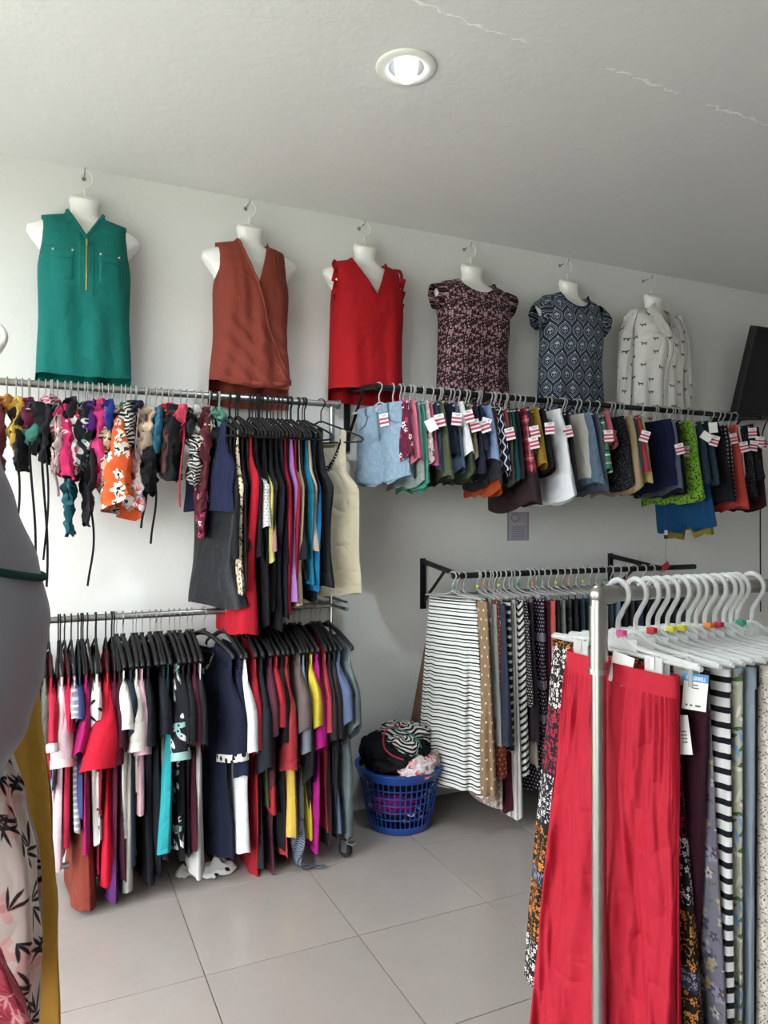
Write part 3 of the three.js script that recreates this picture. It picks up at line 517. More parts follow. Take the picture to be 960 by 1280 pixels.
const HANGWORD = { velvet: 'slim black hanger carrying the ', wide: 'black hanger with steel hook carrying the ', mini: 'small clear hanger carrying the ', clip: 'grey clear clip hanger holding the ', big: 'thick clear clip hanger holding the ' };
const HANGGROUP = { velvet: 'slim black hangers on the chrome rack', wide: 'black hangers with steel hooks on the lower rail', mini: 'small clear hangers with swimwear', clip: 'grey clear clip hangers on the wall rails', big: 'clear hangers on the steel rack' };
function hanger(kind, pos, turn, desc, { clipX = .11, size, roll = 0, group } = {}) {
  const G = HG[kind], m = HANGMAT[kind];
  const h = thing(HANGNAME[kind], HANGWORD[kind] + desc, 'hanger', pos, turn, HANGGROUP[kind]);
  h.rotation.order = 'YXZ'; h.rotation.z = roll;
  mesh('hook', G.hook, kind === 'wide' ? M.chrome : m, h);
  mesh('bar', G.body, m, h);
  if (G.clip) for (const x of [-clipX, clipX]) { const c = mesh('clip', G.clip, m, h); c.position.x = x; if (G.spring) mesh('spring', G.spring, M.chrome, c); }
  if (size) mesh('size_marker', rbox(.017, .011, .011, .002, kind === 'big' ? .008 : .002, kind === 'big' ? -.066 : -.05, 0), std(sizeColours[size], .5), h);
  return h;
}

// ------------------------------------------------------------------ garments that hang across a rail
// local frame: x across the garment (+x towards the room), y up from the rail, z along the rail (+z towards the viewer's left)
const ACROSS = -Math.PI / 2;
function foldFn(seed, amp, k1 = 5, k2 = 9) { const r = rng(Math.floor(seed * 997) + 3), a = r() * 6.28, b = r() * 6.28, c = r() * 6.28; return (an, t) => amp * (Math.sin(k1 * an + a + 1.6 * Math.sin(2.5 * t + b)) * .65 + Math.sin(k2 * an + c - 1.1 * t) * .45); }
// upper-body garment. o: top (y of shoulder apex), slope, W [[y,w]...] by depth below the rail, L, D [[t,d]..], neckW, neckDepth
function bodyTop(o, rows = 26, cols = 44) {
  const f = foldFn(o.seed, o.fold ?? .006, o.k1 ?? 5, o.k2 ?? 9);
  return rings(rows, cols, (a, t) => {
    const c = Math.cos(a), s = Math.sin(a), front = s >= 0, p = .75, xr = spow(c, p);
    const x0 = o.W[0][1] * xr, ax = Math.abs(x0);
    let yt = -o.top - (o.slope ?? .37) * Math.max(0, ax - .02);
    if (ax < o.neckW) yt -= (front ? o.neckDepth : o.neckDepth * .45) * Math.pow(1 - (ax / o.neckW) ** 2, .7);
    const yb = -o.L + (o.hemCurve ?? 0) * xr * xr + (o.hemTilt ?? 0) * xr + .006 * Math.sin(a * 3 + o.seed), y = lerp(yt, yb, t);
    const w = keys(o.W, -y), open = sm(0, .3, t), d = lerp(.008, keys(o.D, t), sm(0, .12, t));
    const q = f(a, t) * open;
    const wav = (.009 * Math.sin(y * 11 + o.seed * 5) + .012 * noise(y * 5 + o.seed, a, 4)) * open;
    return [w * xr + wav + q * .7 * (1 - Math.abs(s) * .5), y, d * spow(s, p) + q * (o.flat ?? 1) + (o.sway ?? 0) * t * t + (o.twist ?? 0) * xr * t];
  });
}
function sleeveGeo(o, side) {      // a short or long sleeve that falls from the shoulder tip
  const f = foldFn(o.seed + side * 3.3, o.sfold ?? .004, 3, 5), L = o.sleeve, sx = o.W[0][1] - .012, sy = -o.top - (o.slope ?? .37) * (sx - .02) - .01;
  return rings(14, 22, (a, t) => {
    const c = Math.cos(a), s = Math.sin(a), out = o.sOut ?? .045;
    const cx = sx - .045 + out * sm(0, .5, t) + .01 * t, cy = sy - .02 - t * L;
    const w = lerp(.05, o.sW ?? .075, sm(0, .6, t)), d = lerp(.012, o.sD ?? .02, sm(0, .8, t)), q = f(a, t) * sm(0, .4, t);
    return [side * (cx + w * spow(c, .8)) + q * .5, cy + c * (1 - t) * -.035 + c * t * (o.sTilt ?? .02) + .006 * t * Math.sin(a * 2 + o.seed), d * spow(s, .8) + q + (o.sSway ?? 0) * t * t + (o.sway ?? 0) * (t * .3) ** 2];
  });
}
const tagTexture = (() => { const t = canvasTexture(128, 1, (x, n) => { fillBg(x, n, '#d6d3d1'); x.fillStyle = '#a83a56'; x.fillRect(0, n * .34, n, n * .17); x.fillRect(0, n * .64, n, n * .19); x.fillStyle = '#6a6a70'; x.fillRect(n * .3, n * .1, n * .55, n * .05); x.fillRect(n * .4, n * .19, n * .4, n * .035); }); return t; })();
const tagMat = new THREE.MeshStandardMaterial({ map: tagTexture, roughness: .7, side: THREE.DoubleSide });
const tagPlain = std(0xd4d2ce, .7);
const tagGeo = new THREE.BoxGeometry(.042, .054, .0012);
function priceTag(root, x, y, z, ry = .8, rz = .2, plain = false) {
  const g = mesh('price_tag', tagGeo, plain ? tagPlain : tagMat, root); g.position.set(x, y, z); g.rotation.set(0, ry, rz); return g;
}
const RACKS = {
  low: { y: LOY, v: RV, words: 'on the lower rail of the chrome rack', group: 'tops on the lower rail of the chrome rack' },
  up: { y: UPY, v: RV, words: 'on the upper rail of the chrome rack', group: 'tops on the upper rail of the chrome rack' },
  wall: { y: WUY, v: WUV, words: 'on the wall rail under the blouses', group: 'shorts on the wall rail under the blouses' },
  skirt: { y: WLY, v: WLV, words: 'on the low wall rail', group: 'skirts and trousers on the low wall rail' },
  front: { y: FRY, v: FRV, words: 'on the steel rack', group: 'trousers on the steel rack' },
};
let gseed = 1;
const wobble = rng(4242);
// where: xf is the pixel column of the garment's front edge, hw its half width
function place(rack, xf, hw, yaw) { const R = RACKS[rack]; const v = R.v - hw * Math.cos(yaw); return { u: uAt(xf, v) - Math.sin(yaw) * hw, R }; }
const lenTo = (rack, xf, py, hw) => { const R = RACKS[rack]; return R.y - at(xf, py, R.v - hw).y; };
// kinds of tops ----------------------------------------------------
function tee(rack, hang, xf, ySleeve, yHem, c, desc, o = {}) {
  const seed = gseed++ * .731, yaw = (o.yaw ?? 0) + (wobble() - .5) * .1, hw = o.hw ?? .215, { u, R } = place(rack, xf, hw + .02, yaw), L = lenTo(rack, xf, yHem, hw);
  const pos = P(u, R.y, R.v), root = thing(o.name ?? 't_shirt', desc + ' ' + R.words, o.cat ?? 'top', pos, ACROSS + yaw, R.group);
  const sh = .195, d = o.d ?? .012;
  const q = { seed, top: .088, slope: .37, neckW: .085, neckDepth: o.neckDepth ?? .07, L, fold: o.fold ?? .005, hemCurve: o.hemCurve ?? .01, hemTilt: o.hemTilt ?? (wobble() - .5) * .05, sway: o.sway ?? (wobble() - .5) * .02, twist: o.twist ?? (wobble() - .5) * .03, k1: o.k1, k2: o.k2,
    W: [[0, sh], [.17, sh], [.24, hw - .025], [.4, hw - .03], [L * .7, hw - .03], [L, hw - .01 + (o.flare ?? 0)]], D: [[0, .008], [.3, d], [1, o.dHem ?? d * 1.3]] };
  const m = cloth(c, o.rough, o.bump);
  mesh('body', bodyTop(q), m, root);
  if (ySleeve) {
    q.sleeve = lenTo(rack, xf, ySleeve, hw) - .175; q.sD = (o.sD ?? .018) + wobble() * .008; q.sW = (o.sW ?? .07) + (wobble() - .5) * .016; q.sOut = o.sOut ?? .05; q.sTilt = o.cuff ? .02 : .015 + wobble() * .05; q.sSway = o.sSway ?? 0;
    for (const s of [1, -1]) { const sl = mesh('sleeve', sleeveGeo(q, s), o.sleeveCloth ? cloth(o.sleeveCloth) : m, root); if (o.cuff) { const z = { ...q }; const L2 = q.sleeve; const ring = rings(3, 22, (a, t) => { const cc = Math.cos(a), ss = Math.sin(a), sx = sh - .012, cx = sx - .045 + q.sOut + .01, cy = -.088 - .37 * (sx - .02) - .03 - L2 + (1 - t) * .03 - .004; return [s * (cx + (q.sW + .003) * spow(cc, .8)), cy + cc * .02, (q.sD + .003) * spow(ss, .8) + q.sSway]; }); mesh('cuff', ring, cloth(o.cuff), sl); } }
  }
  if (o.neckTrim) mesh('neck_trim', rings(3, 30, (a, t) => { const c2 = Math.cos(a), s2 = Math.sin(a), x = .088 * spow(c2, .8); return [x, -.088 - .37 * .068 - (s2 > 0 ? 1 : .45) * q.neckDepth * Math.pow(Math.max(0, 1 - (x / .0881) ** 2), .7) + .006 - t * .022, (.013 + .004 * t) * spow(s2, .8)]; }), cloth(o.neckTrim), root);
  hanger(hang, pos, ACROSS + yaw, desc);
  return root;
}
function tank(rack, hang, xf, yHem, c, desc, o = {}) {
  const seed = gseed++ * .731, yaw = (o.yaw ?? 0) + (wobble() - .5) * .1, hw = o.hw ?? .2, { u, R } = place(rack, xf, hw, yaw), L = lenTo(rack, xf, yHem, hw);
  const pos = P(u, R.y, R.v), root = thing(o.name ?? 'tank_top', desc + ' ' + (o.words ?? R.words), o.cat ?? 'top', pos, ACROSS + yaw, R.group);
  const d = o.d ?? .011, strap = o.strap ?? .135, pit = o.pit ?? .37;
  const q = { seed, top: .085, slope: .37, neckW: o.neckW ?? .1, neckDepth: o.neckDepth ?? .17, L, fold: o.fold ?? .005, hemCurve: o.hemCurve ?? .008, hemTilt: o.hemTilt, sway: o.sway ?? (wobble() - .5) * .02, twist: o.twist ?? (wobble() - .5) * .03,
    W: [[0, strap], [.2, strap - .004], [pit - .08, strap + .006], [pit, hw], [L * .8, hw - .015], [L, hw + (o.flare ?? 0)]], D: [[0, .008], [.35, d], [1, o.dHem ?? d * 1.4]] };
  mesh('body', bodyTop(q, 30, 48), cloth(c, o.rough, o.bump), root);
  if (o.trim) mesh('neck_trim', rings(4, 48, (a, t) => { const c2 = Math.cos(a), s2 = Math.sin(a), x = .098 * spow(c2, .75), ax = Math.abs(x), y = -.085 - .37 * Math.max(0, ax - .02) - (s2 > 0 ? 1 : .45) * q.neckDepth * Math.pow(Math.max(0, 1 - (ax / .1) ** 2), .7); return [x * (1 + t * .06), y - t * .018, (lerp(.008, d, .6) + .003) * spow(s2, .75)]; }), cloth(o.trim), root);
  hanger(hang, pos, ACROSS + yaw, desc);
  return root;
}
// lower-body garments ------------------------------------------------
function waistRing(w, d, y0, h, q) { return rings(3, 36, (a, t) => [(w + .002) * spow(Math.cos(a), .75), y0 - t * h + (q ?? 0) * Math.cos(a), (d + .002) * spow(Math.sin(a), .75)]); }
function shorts(rack, xf, yHem, c, desc, o = {}) {
  const seed = gseed++ * .731, yaw = (o.yaw ?? 0) + (wobble() - .5) * .16, hw = o.hw ?? .165, { u, R } = place(rack, xf, hw, yaw), L = Math.max(.2, lenTo(rack, xf, yHem, hw));
  const pos = P(u, R.y, R.v), roll = o.roll ?? .02 + wobble() * .13, root = thing(o.name ?? 'shorts', desc + ' ' + R.words, o.cat ?? 'shorts', pos, ACROSS + yaw, o.group ?? R.group);
  root.rotation.order = 'YXZ'; root.rotation.z = roll;
  const top = o.top ?? .084, d = o.d ?? .012, m = cloth(c, o.rough, o.bump), cr = top + Math.min(.24, (L - top) * .5), f = foldFn(seed, o.fold ?? .005, 4, 7);
  const wAt = (y) => keys([[top, hw - .02], [top + .1, hw - .005], [cr, hw], [L, hw + (o.flare ?? .012)]], y);
  const x01 = (a) => spow(Math.cos(a), .75);
  mesh('body', rings(30, 76, (a, t) => {
    const xr = x01(a), X0 = xr * hw, notch = Math.exp(-((X0 / .009) ** 2)), yb = L - notch * (L - cr) * .96 - (o.hemCurve ?? .02) * Math.abs(xr) + .01 * Math.sin(a * 3 + seed), y = lerp(top, yb, t), W = wAt(y);
    const k = f(a, t) * sm(0, .7, t) + .002 * noise(a * 5 + seed, y * 22, seed), pinch = 1 - .8 * Math.exp(-((X0 / .03) ** 2)) * sm(top + .02, cr, y);
    return [W * xr + k, -y, (d + (.004 + (o.legD ?? .008)) * sm(.2, 1, t)) * spow(Math.sin(a), .75) * pinch + k + (o.sway ?? 0) * t * t];
  }), m, root);
  mesh('waistband', waistRing(hw - .02, d, -top + .002, .035), m, root);
  if (o.button) { mesh('fly_seam', pipe([V3(0, -top - .03, d + .004), V3(.002, -top - .09, d + .006), V3(0, -cr + .02, d * .6 + .004)], .0022, 16, 6), m, root); for (const s of [1, -1]) { mesh('pocket_seam', pipe([V3(s * .05, -top - .036, d + .002), V3(s * .07, -top - .075, d + .003), V3(s * (hw - .03), -top - .09, d * .75 + .002)], .002, 20, 6), m, root); mesh('belt_loop', rbox(.008, .042, .006, .002, s * .06, -top - .016, d + .003), m, root); } }
  if (o.turnUp) for (const s of [1, -1]) mesh('turn_up', rings(4, 30, (a, t) => { const W = hw + .012, y = L - .05 * (1 - t); return [s * W * .52 + (W * .46) * spow(Math.cos(a), .75), -y + .016 + .012 * Math.cos(a) * s, (d + .02) * spow(Math.sin(a), .75)]; }), m, root);
  if (o.button) mesh('button', new THREE.CylinderGeometry(.008, .008, .004, 16).rotateX(Math.PI / 2).translate(0, -top - .018, d + .003), M.chrome, root);
  for (const tg of o.tags ?? []) { if (yaw > .28) priceTag(root, tg[0], tg[1], tg[2] + .006, tg[3], tg[4], tg[5]); else priceTag(root, hw + .012 + tg[0] * .06, tg[1], tg[2] * .6, 1.0 + (tg[3] - .8) * .4, tg[4], tg[5]); }
  hanger(o.hang ?? 'clip', pos, ACROSS + yaw, desc, { clipX: hw - .05, size: o.size, roll });
  return root;
}
function skirt(rack, xf, yHem, c, desc, o = {}) {
  const seed = gseed++ * .731, yaw = (o.yaw ?? 0) + (wobble() - .5) * .06, hw = o.hw ?? .17, { u, R } = place(rack, xf, hw, yaw), L = lenTo(rack, xf, yHem, hw);
  const pos = P(u, R.y, R.v), root = thing(o.name ?? 'skirt', desc + ' ' + R.words, o.cat ?? 'skirt', pos, ACROSS + yaw, o.group ?? R.group);
  const top = o.top ?? .105, d = o.d ?? .013, m = cloth(c, o.rough, o.bump), f = foldFn(seed, 1, o.k1 ?? 7, o.k2 ?? 12), hem = o.hemW ?? hw + .03;
  mesh('drape', rings(o.rows ?? 44, o.cols ?? 72, (a, t) => {
    const y = lerp(top, L, t), w = lerp(hw - .015, hem, Math.pow(t, .8)), dd = lerp(d, o.dHem ?? d * 1.8, t), q = f(a, t) * (o.fold ?? .008) * sm(.02, .5, t) + .0025 * noise(a * 4 + seed, y * 14, seed);
    return [w * spow(Math.cos(a), .75) + q * .8 + (o.skew ?? 0) * t, -y + (o.hemTilt ?? 0) * Math.cos(a) * t * t + .008 * t * t * Math.sin(5 * a + seed), dd * spow(Math.sin(a), .75) + q + (o.sway ?? 0) * t * t];
  }), m, root);
  mesh('waistband', waistRing(hw - .015, d, -top + .002, o.band ?? .03), o.bandCloth ? cloth(o.bandCloth) : m, root);
  for (const b of o.bands ?? []) mesh('trim_band', rings(2, 60, (a, t) => { const tt = (b - top) / (L - top) + t * .04, w = lerp(hw - .015, hem, Math.pow(tt, .8)) + .004, q = f(a, tt) * (o.fold ?? .008) * sm(.02, .5, tt); return [w * spow(Math.cos(a), .75) + q * .8, -lerp(top, L, tt), (lerp(d, o.dHem ?? d * 1.8, tt) + .003) * spow(Math.sin(a), .75) + q]; }), cloth(0x7d7284), root);
  for (const tg of o.tags ?? []) priceTag(root, tg[0], tg[1], (tg[2] ?? d + .015), tg[3] ?? .8, tg[4] ?? .2, tg[5]);
  hanger(o.hang ?? 'clip', pos, ACROSS + yaw, desc, { clipX: hw - .05, size: o.size });
  return root;
}
function trousers(rack, xf, yHem, c, desc, o = {}) {
  const seed = gseed++ * .731, yaw = (o.yaw ?? 0) + (wobble() - .5) * .04, hw = o.hw ?? .18, { u, R } = place(rack, xf, hw, yaw), L = o.L ?? lenTo(rack, xf, yHem, hw);
  const pos = P(o.uAbs ?? u, R.y, R.v), root = thing(o.name ?? 'trousers', desc + ' ' + R.words, 'trousers', pos, ACROSS + yaw, R.group);
  const top = o.top ?? .12, d = o.d ?? .014, m = cloth(c, o.rough, o.bump), f = foldFn(seed, 1, o.k1 ?? 6, o.k2 ?? 11), hem = o.hemW ?? hw + .03, cr = top + .3;
  const crease = (x, y) => (o.crease ?? .003) * (noise(x * 7 + y * 3 + seed, y * 3.2, seed) + .5 * noise(x * 13 - y * 13, y * 6 + seed, 2));
  const wAt = (y) => lerp(hw - .012, hem, Math.pow(sm(top, L, y) * .4 + (y - top) / (L - top) * .6, .9));
  const dAt = (y) => keys([[top, d], [top + .3, d * 1.4], [L, o.dHem ?? d * 2]], y);
  const N = o.fine ? 2 : 1;
  mesh('body', rings(70 * N, 110 * N, (a, t) => {
    const xr = spow(Math.cos(a), .75), X0 = xr * hw, notch = Math.exp(-((X0 / .012) ** 2)), yb = L - notch * (L - cr) * .5, y = lerp(top, yb, t), W = wAt(y), pinch = 1 - .85 * Math.exp(-((X0 / .028) ** 2)) * sm(top + .06, cr + .04, y);
    const q = f(a, t) * (o.fold ?? .007) * sm(.05, .6, t) + crease(Math.cos(a), y) * sm(0, .15, t), g = (o.gather ?? 0) * Math.sin(a * 46) * sm(.0, .05, t) * (1 - sm(.08, .3, t));
    return [W * xr + q * .6 + (o.offX ?? 0) + (o.skew ?? 0) * (y - top) / (L - top), -y, dAt(y) * spow(Math.sin(a), .75) * pinch + q + g + (o.sway ?? 0) * t * t];
  }), m, root);
  mesh('waistband', waistRing(hw - .012, d, -top + .004, .035).translate(o.offX ?? 0, 0, 0), m, root);
  for (const tg of o.tags ?? []) priceTag(root, tg[0], tg[1], (tg[2] ?? d + .015), tg[3] ?? .8, tg[4] ?? .2, tg[5]);
  hanger(o.hang ?? 'clip', pos, ACROSS + yaw, desc, { clipX: hw - (o.clipIn ?? .055), size: o.size });
  return root;
}

// ------------------------------------------------------------------ lower rail of the chrome rack: tops, left to right
const lowV = (x) => x < 158 ? 'velvet' : 'wide';
{
  const T = (xf, ys, yh, c, desc, o) => tee('low', lowV(xf), xf, ys, yh, c, desc, o);
  const K = (xf, yh, c, desc, o) => tank('low', lowV(xf), xf, yh, c, desc, o);
  T(36, 930, 1000, 0xa23a6c, 'raspberry t-shirt behind the yellow dress');
  K(46, 1010, 0x6f7266, 'moss grey vest');
  T(57, 940, 1012, 0x6b6f63, 'olive grey t-shirt');
  T(66, 938, 985, 0xc02640, 'crimson t-shirt with white sleeve edge', { cuff: 0xe8e4e4, sD: .022 });
  K(72, 986, 0x74829c, 'slate blue cotton top', { flare: .03 });
  T(79, 958, 1085, 0xeccfd8, 'pale pink shirt with rolled sleeves', { sD: .03, cuff: 0xf0d6de, dHem: .024, sway: .01 });
  T(88, 915, 1060, 0xb81f42, 'cherry red t-shirt behind the pale pink one', { sD: .012 });
  T(95, 912, 1040, 'thin_grey_stripe', 'grey striped t-shirt');
  T(101, 915, 1030, 0x3e4579, 'indigo blue t-shirt');
  K(106, 1138, 0x80382a, 'long rust brown tunic', { dHem: .045, flare: .02, name: 'tunic', hemTilt: .0 });
  T(110, 950, 1080, 0xa5165f, 'deep magenta t-shirt between rust and red', { sD: .022, sSway: .03 });
  K(116, 1060, 0xdedbd8, 'white vest top with thin straps');
  T(122, 915, 1065, 'white_mono', 'white t-shirt with black print', {});
  K(127, 1095, 0x8d1632, 'wine red vest');
  T(136, 965, 1110, 0xc4142f, 'crimson red t-shirt with wide flared sleeve', { sD: .055, sW: .085, sSway: .035, dHem: .03, sway: .01, sOut: .06 });
  T(145, 955, 1105, 0x55152e, 'burgundy t-shirt', { sD: .028 });
  K(148, 1128, 0x5d2c6a, 'purple ruffled vest', { d: .012, dHem: .025 });
  T(152, 940, 1100, 0x3d1526, 'dark plum t-shirt', {});
  T(158, 912, 1060, 0xe9e7e3, 'clean white t-shirt with square sleeve', { sD: .028, sW: .08 });
  K(164, 1118, 0xa9a49d, 'long stone grey vest', { dHem: .024 });
  T(167, 930, 1080, 0x27303c, 'dark slate t-shirt', {});
  T(173, 937, 1000, 0xd6cfc8, 'cream t-shirt with folded sleeve', { sD: .03, cuff: 0xdcd6cf });
  T(180, 942, 1022, 0xc9a1ab, 'dusty pink t-shirt', { sD: .022, cuff: 0xcaa4ad });
  T(188, 930, 1115, 0x14151c, 'black t-shirt with coral shoulder', { neckTrim: 0xc54a5a, d: .016 });
  K(196, 1100, 0x14161e, 'black ribbed vest', { d: .014 });
  K(203, 1060, 0x8f9096, 'ash grey vest with thin straps', {});
  T(208, 925, 1085, 0x191b24, 'black cotton t-shirt', {});
  K(216, 1072, 0x2b9ca3, 'turquoise tank top', { d: .017, dHem: .034, strap: .16, hw: .24, sway: .008 });
  T(227, 948, 1070, 'mono_print', 'black and white graphic t-shirt', { sD: .03, cuff: 0x9ec2be, dHem: .02 });
  T(233, 940, 1080, 0x15151b, 'jet black t-shirt', {});
  T(240, 935, 1075, 0x191a20, 'washed black t-shirt', {});
  T(247, 940, 1070, 0x4b1528, 'wine coloured t-shirt', { sD: .022 });
  T(254, 935, 1095, 0xc9c6c2, 'long off-white top reaching the floor tiles', { dHem: .03, sleeveCloth: 0x22242c });
  T(298, 950, 1078, 0x141a30, 'navy blouse with white dotted cuffs and collar', { yaw: .36, sD: .03, sW: .085, cuff: 'bold_dot', neckTrim: 'bold_dot', neckDepth: .12, d: .018, dHem: .03, fold: .008, name: 'navy_blouse' });
  T(306, 970, 1060, 0x191f36, 'plain navy t-shirt', { yaw: .1, sD: .02 });
  T(317, 945, 1072, 0xe9e9ee, 'bright white t-shirt with long body', { yaw: .14, sD: .03, sW: .085, d: .02, dHem: .034, hw: .245 });
  T(323, 950, 1115, 0xa01c2c, 'scarlet t-shirt behind the white one', { sD: .022 });
  T(332, 965, 1080, 0x20242a, 'charcoal t-shirt with long sleeve', { sD: .026, sW: .085 });
  K(338, 1010, 0x4c5138, 'olive green vest', {});
  T(343, 920, 1090, 0x542a38, 'plum t-shirt', { sD: .02 });
  T(352, 908, 1020, 0xa82730, 'tomato red t-shirt with short sleeve', { sD: .024, yaw: .06 });
  T(358, 938, 1065, 0x16161a, 'black t-shirt beside the brick red one', {});
  T(364, 962, 1072, 0xa6333a, 'brick red t-shirt', { sD: .028 });
  K(371, 1050, 0xd6b552, 'long mustard yellow vest', { hw: .24, d: .016, dHem: .036 });
  T(380, 920, 1060, 0x675956, 'taupe t-shirt', { sD: .03, sW: .085, yaw: .1 });
  T(384, 940, 1030, 0x7c8492, 'grey t-shirt behind the taupe one', {});
  T(388, 980, 1030, 0x18171a, 'black long sleeved top', {});
  T(395, 915, 1045, 0xd9c13f, 'lemon yellow t-shirt', { sD: .026, yaw: .08, dHem: .02 });
  T(405, 945, 1066, 0xa9147c, 'fuchsia t-shirt', { hw: .24, sD: .028, yaw: .06, dHem: .022, bump: .01 });
  T(411, 926, 1040, 0xb8404a, 'coral t-shirt', { sD: .02 });
  T(417, 930, 1055, 0x2d2629, 'dark brown t-shirt', {});
  T(423, 930, 1050, 0x3a3234, 'graphite brown t-shirt', {});
  T(432, 914, 1048, 0x59688a, 'slate blue t-shirt with wide sleeve', { yaw: .18, sD: .026, sW: .085 });
  T(445, 918, 1052, 0x6f7d80, 'grey green t-shirt at the rail end', { yaw: .12, sD: .024, d: .02, dHem: .03 });
}
// ------------------------------------------------------------------ upper rail: vests and strappy tops on slim black hangers
{
  const K = (xf, yh, c, desc, o) => tank('up', 'velvet', xf, yh, c, desc, o);
  K(296, 762, 0x17191e, 'black satin slip dress with flared hem', { yaw: .32, hw: .17, flare: .03, d: .02, dHem: .05, pit: .34, rough: .55, name: 'slip_dress', cat: 'dress' });
  K(294, 640, 0x1b2140, 'navy strappy swim cover', { yaw: .3, d: .016, pit: .3 });
  K(299, 700, 0x1a1a1e, 'sheer black vest', { });
  K(303, 745, 'leopard', 'brown leopard print vest', {});
  K(308, 740, 0x2b1c1c, 'dark brown vest', {});
  K(322, 795, 0xb01228, 'long crimson tank top', { d: .02, dHem: .055, pit: .34, yaw: .14, sway: .01, hw: .19 });
  K(327, 700, 0x1c1b1f, 'black lace vest', {});
  K(333, 662, 'white_dot', 'white dotted camisole', { strap: .09, d: .014 });
  K(337, 785, 0x131316, 'long black vest beside the dotted camisole', {});
  K(341, 705, 0xc9bf6a, 'pale yellow camisole', { strap: .1 });
  K(345, 765, 0x151517, 'black racerback vest', {});
  K(349, 690, 0xa87a86, 'mauve camisole', { strap: .1 });
  K(354, 790, 0x131419, 'long black tank top', { dHem: .02 });
  K(359, 775, 0x151722, 'midnight navy tank top', {});
  K(363, 770, 0xa01630, 'cherry red vest', {});
  K(372, 756, 0x9a6bab, 'lavender vest with small print', { d: .014, dHem: .024 });
  K(376, 748, 0xa81d3a, 'raspberry red vest', {});
  K(381, 760, 0xb09a78, 'beige tank top', { dHem: .024 });
  K(384, 700, 0x17181d, 'black narrow vest', {});
  K(389, 732, 0x12708a, 'teal blue tank top', { d: .014 });
  K(395, 690, 0xb39c88, 'nude ribbed camisole', { d: .012 });
  K(402, 742, 0x0f6696, 'bright blue tank top', { d: .014 });
  K(416, 736, 0x202024, 'black cotton tank top', { yaw: .25, d: .016, dHem: .02 });
  K(451, 746, 0xd3c8ae, 'cream tank top with beaded black neckline', { yaw: .75, d: .016, dHem: .028, trim: 'black_dot', strap: .125, neckW: .1, neckDepth: .2, fold: .006, hw: .19 });
}
for (const [x, by] of [[311, 'dark brown vest'], [316, 'long crimson tank top'], [330, 'black lace vest'], [336, 'white dotted camisole'], [344, 'pale yellow camisole'], [352, 'mauve camisole'], [358, 'midnight navy tank top'], [367, 'cherry red vest'], [379, 'raspberry red vest'], [387, 'black narrow vest'], [399, 'nude ribbed camisole']])
  tank('up', 'velvet', x, 690 + (x * 37) % 70, 0x121215, 'thin black vest next to the ' + by, { d: .006, dHem: .007, fold: .002, hw: .19, yaw: .05, words: 'on the upper rail' });
